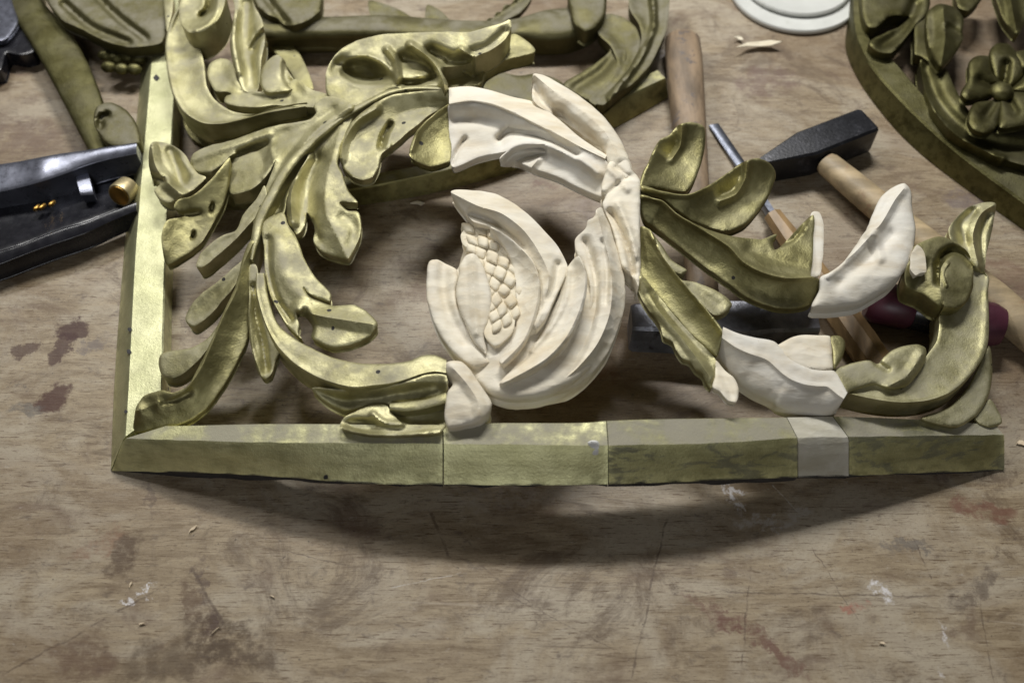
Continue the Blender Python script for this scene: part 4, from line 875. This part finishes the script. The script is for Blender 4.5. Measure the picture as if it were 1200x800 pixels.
PS('stem', T6([(700, 60), (745, 80), (745, 190), (760, 290), (715, 262), (690, 255), (688, 200)]), 34, 14, [])
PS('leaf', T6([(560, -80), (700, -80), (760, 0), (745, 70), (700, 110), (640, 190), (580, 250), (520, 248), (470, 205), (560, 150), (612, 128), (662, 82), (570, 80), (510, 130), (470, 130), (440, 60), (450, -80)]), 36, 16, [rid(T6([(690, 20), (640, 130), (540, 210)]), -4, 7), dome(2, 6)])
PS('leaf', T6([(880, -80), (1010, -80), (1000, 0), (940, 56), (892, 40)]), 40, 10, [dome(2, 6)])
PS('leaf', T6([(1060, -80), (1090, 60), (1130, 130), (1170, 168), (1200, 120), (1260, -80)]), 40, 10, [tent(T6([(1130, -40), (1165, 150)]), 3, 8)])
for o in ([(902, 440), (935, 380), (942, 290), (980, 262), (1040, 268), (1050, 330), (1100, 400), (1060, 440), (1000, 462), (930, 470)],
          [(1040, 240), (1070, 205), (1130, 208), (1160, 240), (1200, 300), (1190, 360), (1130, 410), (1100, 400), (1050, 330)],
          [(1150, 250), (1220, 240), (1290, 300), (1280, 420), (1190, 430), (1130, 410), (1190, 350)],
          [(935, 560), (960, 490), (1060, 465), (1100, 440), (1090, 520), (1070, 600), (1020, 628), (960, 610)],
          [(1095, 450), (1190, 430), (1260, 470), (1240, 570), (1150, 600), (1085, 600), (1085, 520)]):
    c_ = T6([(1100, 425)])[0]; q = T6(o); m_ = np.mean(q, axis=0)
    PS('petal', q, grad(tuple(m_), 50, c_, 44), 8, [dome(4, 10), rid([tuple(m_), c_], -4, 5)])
b3 = bmesh.new(); bmesh.ops.create_icosphere(b3, subdivisions=2, radius=0.012); bmesh.ops.scale(b3, verts=b3.verts, vec=(1, 1, 0.6)); bmesh.ops.translate(b3, verts=b3.verts, vec=at(*T6([(1095, 430)])[0], 48)); solid('berry', b3, M['gold_side'], side)

# ------------------------------------------------------------------ tools
def wobble(bm, amp, s, seed):
    for v in bm.verts:
        v.co += Vector((math.sin(v.co.y*s+seed), math.sin(v.co.z*s*1.3+seed*2), math.sin(v.co.x*s*0.9+seed*3)))*amp
def head_loft(p0, p1, secs, bev=0.18, yc=0.0):
    """hammer head: rounded-rectangle sections (s, half width, half height, raise)"""
    p0, p1 = Vector(p0), Vector(p1); d, r_, u = axis_frame(p1-p0); rings = []
    for s, hw, hh in secs:
        c = p0.lerp(p1, s); b = bev*min(hw, hh)
        pts = [(-hw+b, -hh), (hw-b, -hh), (hw, -hh+b), (hw, hh-b), (hw-b, hh), (-hw+b, hh), (-hw, hh-b), (-hw, -hh+b)]
        rings.append([c+r_*x+u*y for x, y in pts])
    return loft(rings)
# hammer lying across the middle, head towards the camera
h1 = thing('hammer', 'big hammer with squared black head and long stained handle, behind the white flower', 'hammer', at(845, 385, 0))
p0, p1 = at(738, 384, 20), at(953, 386, 20)
solid('head', head_loft(p0, p1, [(0, .0125, .0175), (.02, .0140, .0190), (.22, .0150, .0195), (.33, .0185, .0195), (.62, .0185, .0195), (.75, .0150, .0195), (.98, .0135, .019), (1, .012, .0175)]), M['hammer_steel'], h1, angle=30)
hb = at(826, 372, 20)
solid('handle', rod(at(799, 44, 17), hb, [(0, .004), (0.004, .0145), (.02, .0185), (.10, .0195), (.3, .0175), (.6, .0140), (.85, .0145), (1, .013)], 18, 2.6, 0.8), M['old_ash'], h1)
# hammer with the pale handle
h2 = thing('hammer', 'black wedge headed hammer with pale ash handle pointing to the right edge', 'hammer', at(960, 190, 0))
q0, q1 = at(886, 202, 17), at(1014, 152, 17)
solid('head', head_loft(q0, q1, [(0, .003, .0150), (.03, .004, .0155), (.42, .0165, .0165), (.97, .0165, .0165), (1, .0150, .0150)], 0.14), M['black_iron'], h2, angle=30)
solid('handle', rod(at(966, 189, 21), at(1235, 412, 17), [(0, .003), (0.004, .0105), (.02, .0120), (.12, .0130), (.45, .0150), (.75, .0175), (1, .0165)], 18, 2.4, 0.85), M['ash'], h2)
# chisel
ch = thing('chisel', 'slim steel chisel with varnished wooden handle passing under the carved leaves', 'chisel', at(940, 310, 0))
c0, c1, c2, c3 = at(836, 146, 2.5), at(866, 190, 5), at(905, 252, 13), at(1040, 446, 14)
d, r_, u = axis_frame(c2-c0)
def bar(secs): return loft([[c+r_*x+u*y for x, y in ((-w, -t), (w, -t), (w, t*.3), (w*.7, t), (-w*.7, t), (-w, t*.3))] for c, w, t in secs])
solid('blade', bar([(c0, .0055, .0005), (c1, .0052, .0022), (c0.lerp(c2, .75), .0042, .003), (c2, .0038, .0038)]), M['blade'], ch)
solid('handle', rod(c2, c3, [(0, .004), (0.003, .0088), (.06, .0095), (.15, .0108), (.45, .0135), (.8, .0150), (.97, .0140), (1, .010)], 8), M['chisel_wood'], ch, angle=20)
# maroon handled tool behind the right scroll
sc_ = thing('screwdriver', 'tool with fat maroon and black handle, half hidden behind the right scroll', 'tool', at(1095, 375, 0))
m0, m1 = at(1014, 352, 19), at(1178, 384, 19)
solid('handle', rod(m0, m1, [(0, .005), (.01, .014), (.06, .0185), (.28, .0195), (.34, .0165)], 20), M['maroon'], sc_)
solid('collar', rod(m0, m1, [(.335, .015), (.34, .0172), (.45, .0180), (.58, .0172), (.585, .015)], 20), M['plane_black'], sc_)
solid('handle', rod(m0, m1, [(.58, .0165), (.64, .0195), (.9, .0195), (.97, .016), (1, .006)], 20), M['maroon'], sc_)
# stacked lids
def disc(name, c, prof, mat, lab, grp):
    bmx = bmesh.new(); k = 64; rings = []
    for rad, zz in prof: rings.append([bmx.verts.new((c.x+rad*math.cos(2*math.pi*i/k), c.y+rad*math.sin(2*math.pi*i/k), zz)) for i in range(k)])
    for a, b in zip(rings, rings[1:]):
        for i in range(k): bmx.faces.new((a[i], a[(i+1) % k], b[(i+1) % k], b[i]))
    bmx.faces.new(rings[0]); bmx.faces.new(rings[-1])
    return tag(solid(name, bmx, mat, None, angle=30), lab, 'lid', grp)
rl = (at(1006, -6)-at(854, -6)).length/2
disc('lid', at(930, -9, 0), [(rl*.97, .0008), (rl, .002), (rl, .005), (rl*.985, .0065), (rl*.95, .006), (rl*.2, .006)], M['lid'], 'wide round white lid lying flat on the bench, under a smaller one', 'white lids')
disc('lid', at(932, -22, 6), [(rl*.84, .0068), (rl*.87, .008), (rl*.87, .0105), (rl*.85, .012), (rl*.82, .0108), (rl*.2, .0108)], M['lid'], 'smaller round white lid stacked on top of the wide one', 'white lids')
# iron plane at the left edge
pz = zf(0, 130)
pl = thing('hand_plane', 'black iron hand plane with brass knob, at the left edge beside the stile', 'plane', at(70, 260, 0))
def RP(name, a, b, zl, zr, prof, th, mat, **k): return ribbon(name, a, b, zl, zr, prof, th, mat, pl, bow=flat, rough=0.1, **k)
RP('cheek', pz([(-120, 410), (0, 385), (100, 362), (200, 334), (300, 300), (380, 268), (480, 238), (640, 205)]), pz([(-120, 270), (0, 250), (100, 235), (200, 215), (300, 198), (380, 188), (480, 172), (640, 148)]), [26, 30, 34, 38], [30, 34, 38, 42], both(convex(0.8), lambda s, t: 1.5*np.exp(-((s-.42)/.09)**2)), 26, M['plane_steel'], ins=-2)
RP('bed', pz([(-120, 700), (0, 660), (200, 590), (400, 520), (620, 440)]), pz([(-120, 400), (0, 380), (200, 330), (380, 262), (640, 200)]), [14, 14], [8, 10], scoop(4), 7, M['plane_black'])
RP('cheek', pz([(-120, 760), (0, 722), (100, 684), (200, 646), (300, 612), (400, 578), (500, 530), (640, 470)]), pz([(-120, 690), (0, 655), (100, 625), (200, 585), (300, 548), (400, 520), (500, 480), (640, 425)]), [22, 24, 26, 28], [26, 28, 30, 30], convex(0.4), 20, M['plane_black'], ins=-1)
RP('lever', pz([(380, 400), (440, 395)]), pz([(350, 290), (410, 280)]), [22, 22], [24, 24], convex(1), 10, M['plane_steel'], n=8)
k0, k1 = at(137, 228, 26), at(160, 212, 26)
kd = Vector((-0.25, -0.9, 0.3)).normalized(); kc = at(141, 228, 24)
solid('knob', rod(kc-kd*0.016, kc+kd*0.002, [(0, .006), (.1, .0112), (.85, .0118), (1, .0110)], 24), M['knob_face'], pl)
solid('knob_face', rod(kc+kd*0.0018, kc+kd*0.0034, [(0, .0100), (.7, .0096), (1, .008)], 24), M['brass'], pl)
for x, y in ((185, 445), (210, 440), (255, 425)):
    p = pz([(x, y)])[0]; kk = at(*p, 15); solid('screw', rod(kk, kk+kd*0.008, [(0, .002), (.8, .0024), (1, .0014)], 10), M['brass'], pl)
# steel tool in the top left corner
ts = thing('steel_tool', 'pale blue steel tool cut off by the top left corner of the picture', 'tool', at(5, 30, 0))
plate('blade', T1([(-120, -120), (30, -120), (60, 20), (84, 105), (30, 185), (-20, 200), (-120, 210)]), 26, 5, [tent(T1([(60, 0), (84, 105), (30, 185)]), 0, 4), dome(1, 5)], M['plane_steel'], ts, bow=flat, rough=0.1)
plate('body', T1([(-120, 180), (20, 200), (90, 110), (160, 240), (100, 260), (30, 250), (0, 330), (-120, 330)]), 19, 18, [], M['plane_black'], ts, bow=flat, rough=0.1)

# ------------------------------------------------------------------ chips and shavings on the bench
def chip(px, py, w, h, rot, lab, seed, zt=1.4, curl=0.35, mat='chip'):
    """a split flake: sharp outline, curled up at its ends, about a millimetre thick"""
    r = math.radians(rot); cs, sn = math.cos(r), math.sin(r); rg = random.Random(seed)
    up = [(-1, .15), (-.55, -.45), (0, -.62), (.5, -.5), (1, -.05)]; lo = [(-1, .22), (-.5, .18), (0, .30), (.55, .35), (1, .05)]
    V, n = [], 5
    for ln, in ((up,), (lo,)):
        for u, v in ln:
            u *= rg.uniform(.88, 1.1); v += rg.uniform(-.15, .15)
            p = (px+u*w*cs-v*h*sn, py+u*w*sn+v*h*cs); z = zt+curl*(0.6+1.6*u*u)+rg.uniform(-.2, .2)
            q = at(*p, z); V.append(q)
    V += [v-Vector((0, 0, 0.0008+0.0004*rg.random())) for v in V]
    Fc = []
    for i in range(4):
        Fc += [[i, i+1, n+i+1, n+i], [2*n+i, 3*n+i, 3*n+i+1, 2*n+i+1], [i, 2*n+i, 2*n+i+1, i+1], [n+i, n+i+1, 3*n+i+1, 3*n+i]]
    Fc += [[0, n, 3*n, 2*n], [4, 2*n+4, 3*n+4, n+4]]
    for v in V: v.z = max(v.z, 0.0004)
    return tag(link_mesh('wood_chip', V, Fc, M[mat], None, smooth=False), lab, 'wood chip', 'wood chips on the bench')
chip(226, 619, 6.5, 3.2, -40, 'pale crescent wood chip just below the left end of the front rail', 1)
chip(153, 684, 4, 1.8, -65, 'tiny upright wood chip above the white scratch, lower left', 2)
chip(166, 730, 3.8, 1.8, -15, 'tiny wood chip lying below the white scratch, lower left', 3)
chip(319, 698, 3.2, 1.2, 30, 'small white splinter at lower left centre, right of the brown stains', 4)
chip(252, 738, 7, 0.9, -40, 'thin pale splinter lying over the dark brown stain, lower left', 5)
chip(890, 52, 27, 6.0, -6, 'long pale wood shaving just below the white lids', 6, 4.0, 3.0, 'new_raw')
chip(866, 45, 6, 3.5, 20, 'short wood chip touching the left end of the long shaving', 7, 3.0, 1.5, 'new_raw')
chip(1197, 519, 6, 5.0, 10, 'square pale chip at the right edge beside the rail end', 8)
chip(1034, 773-20, 3.5, 2.4, 10, 'tiny pale wood chip at lower right, left of the white paint smears', 9)
chip(489, 238, 8, 4, 5, 'white chip on the bench between the back rail and the flower', 10, 2.5, 1.5, 'new')
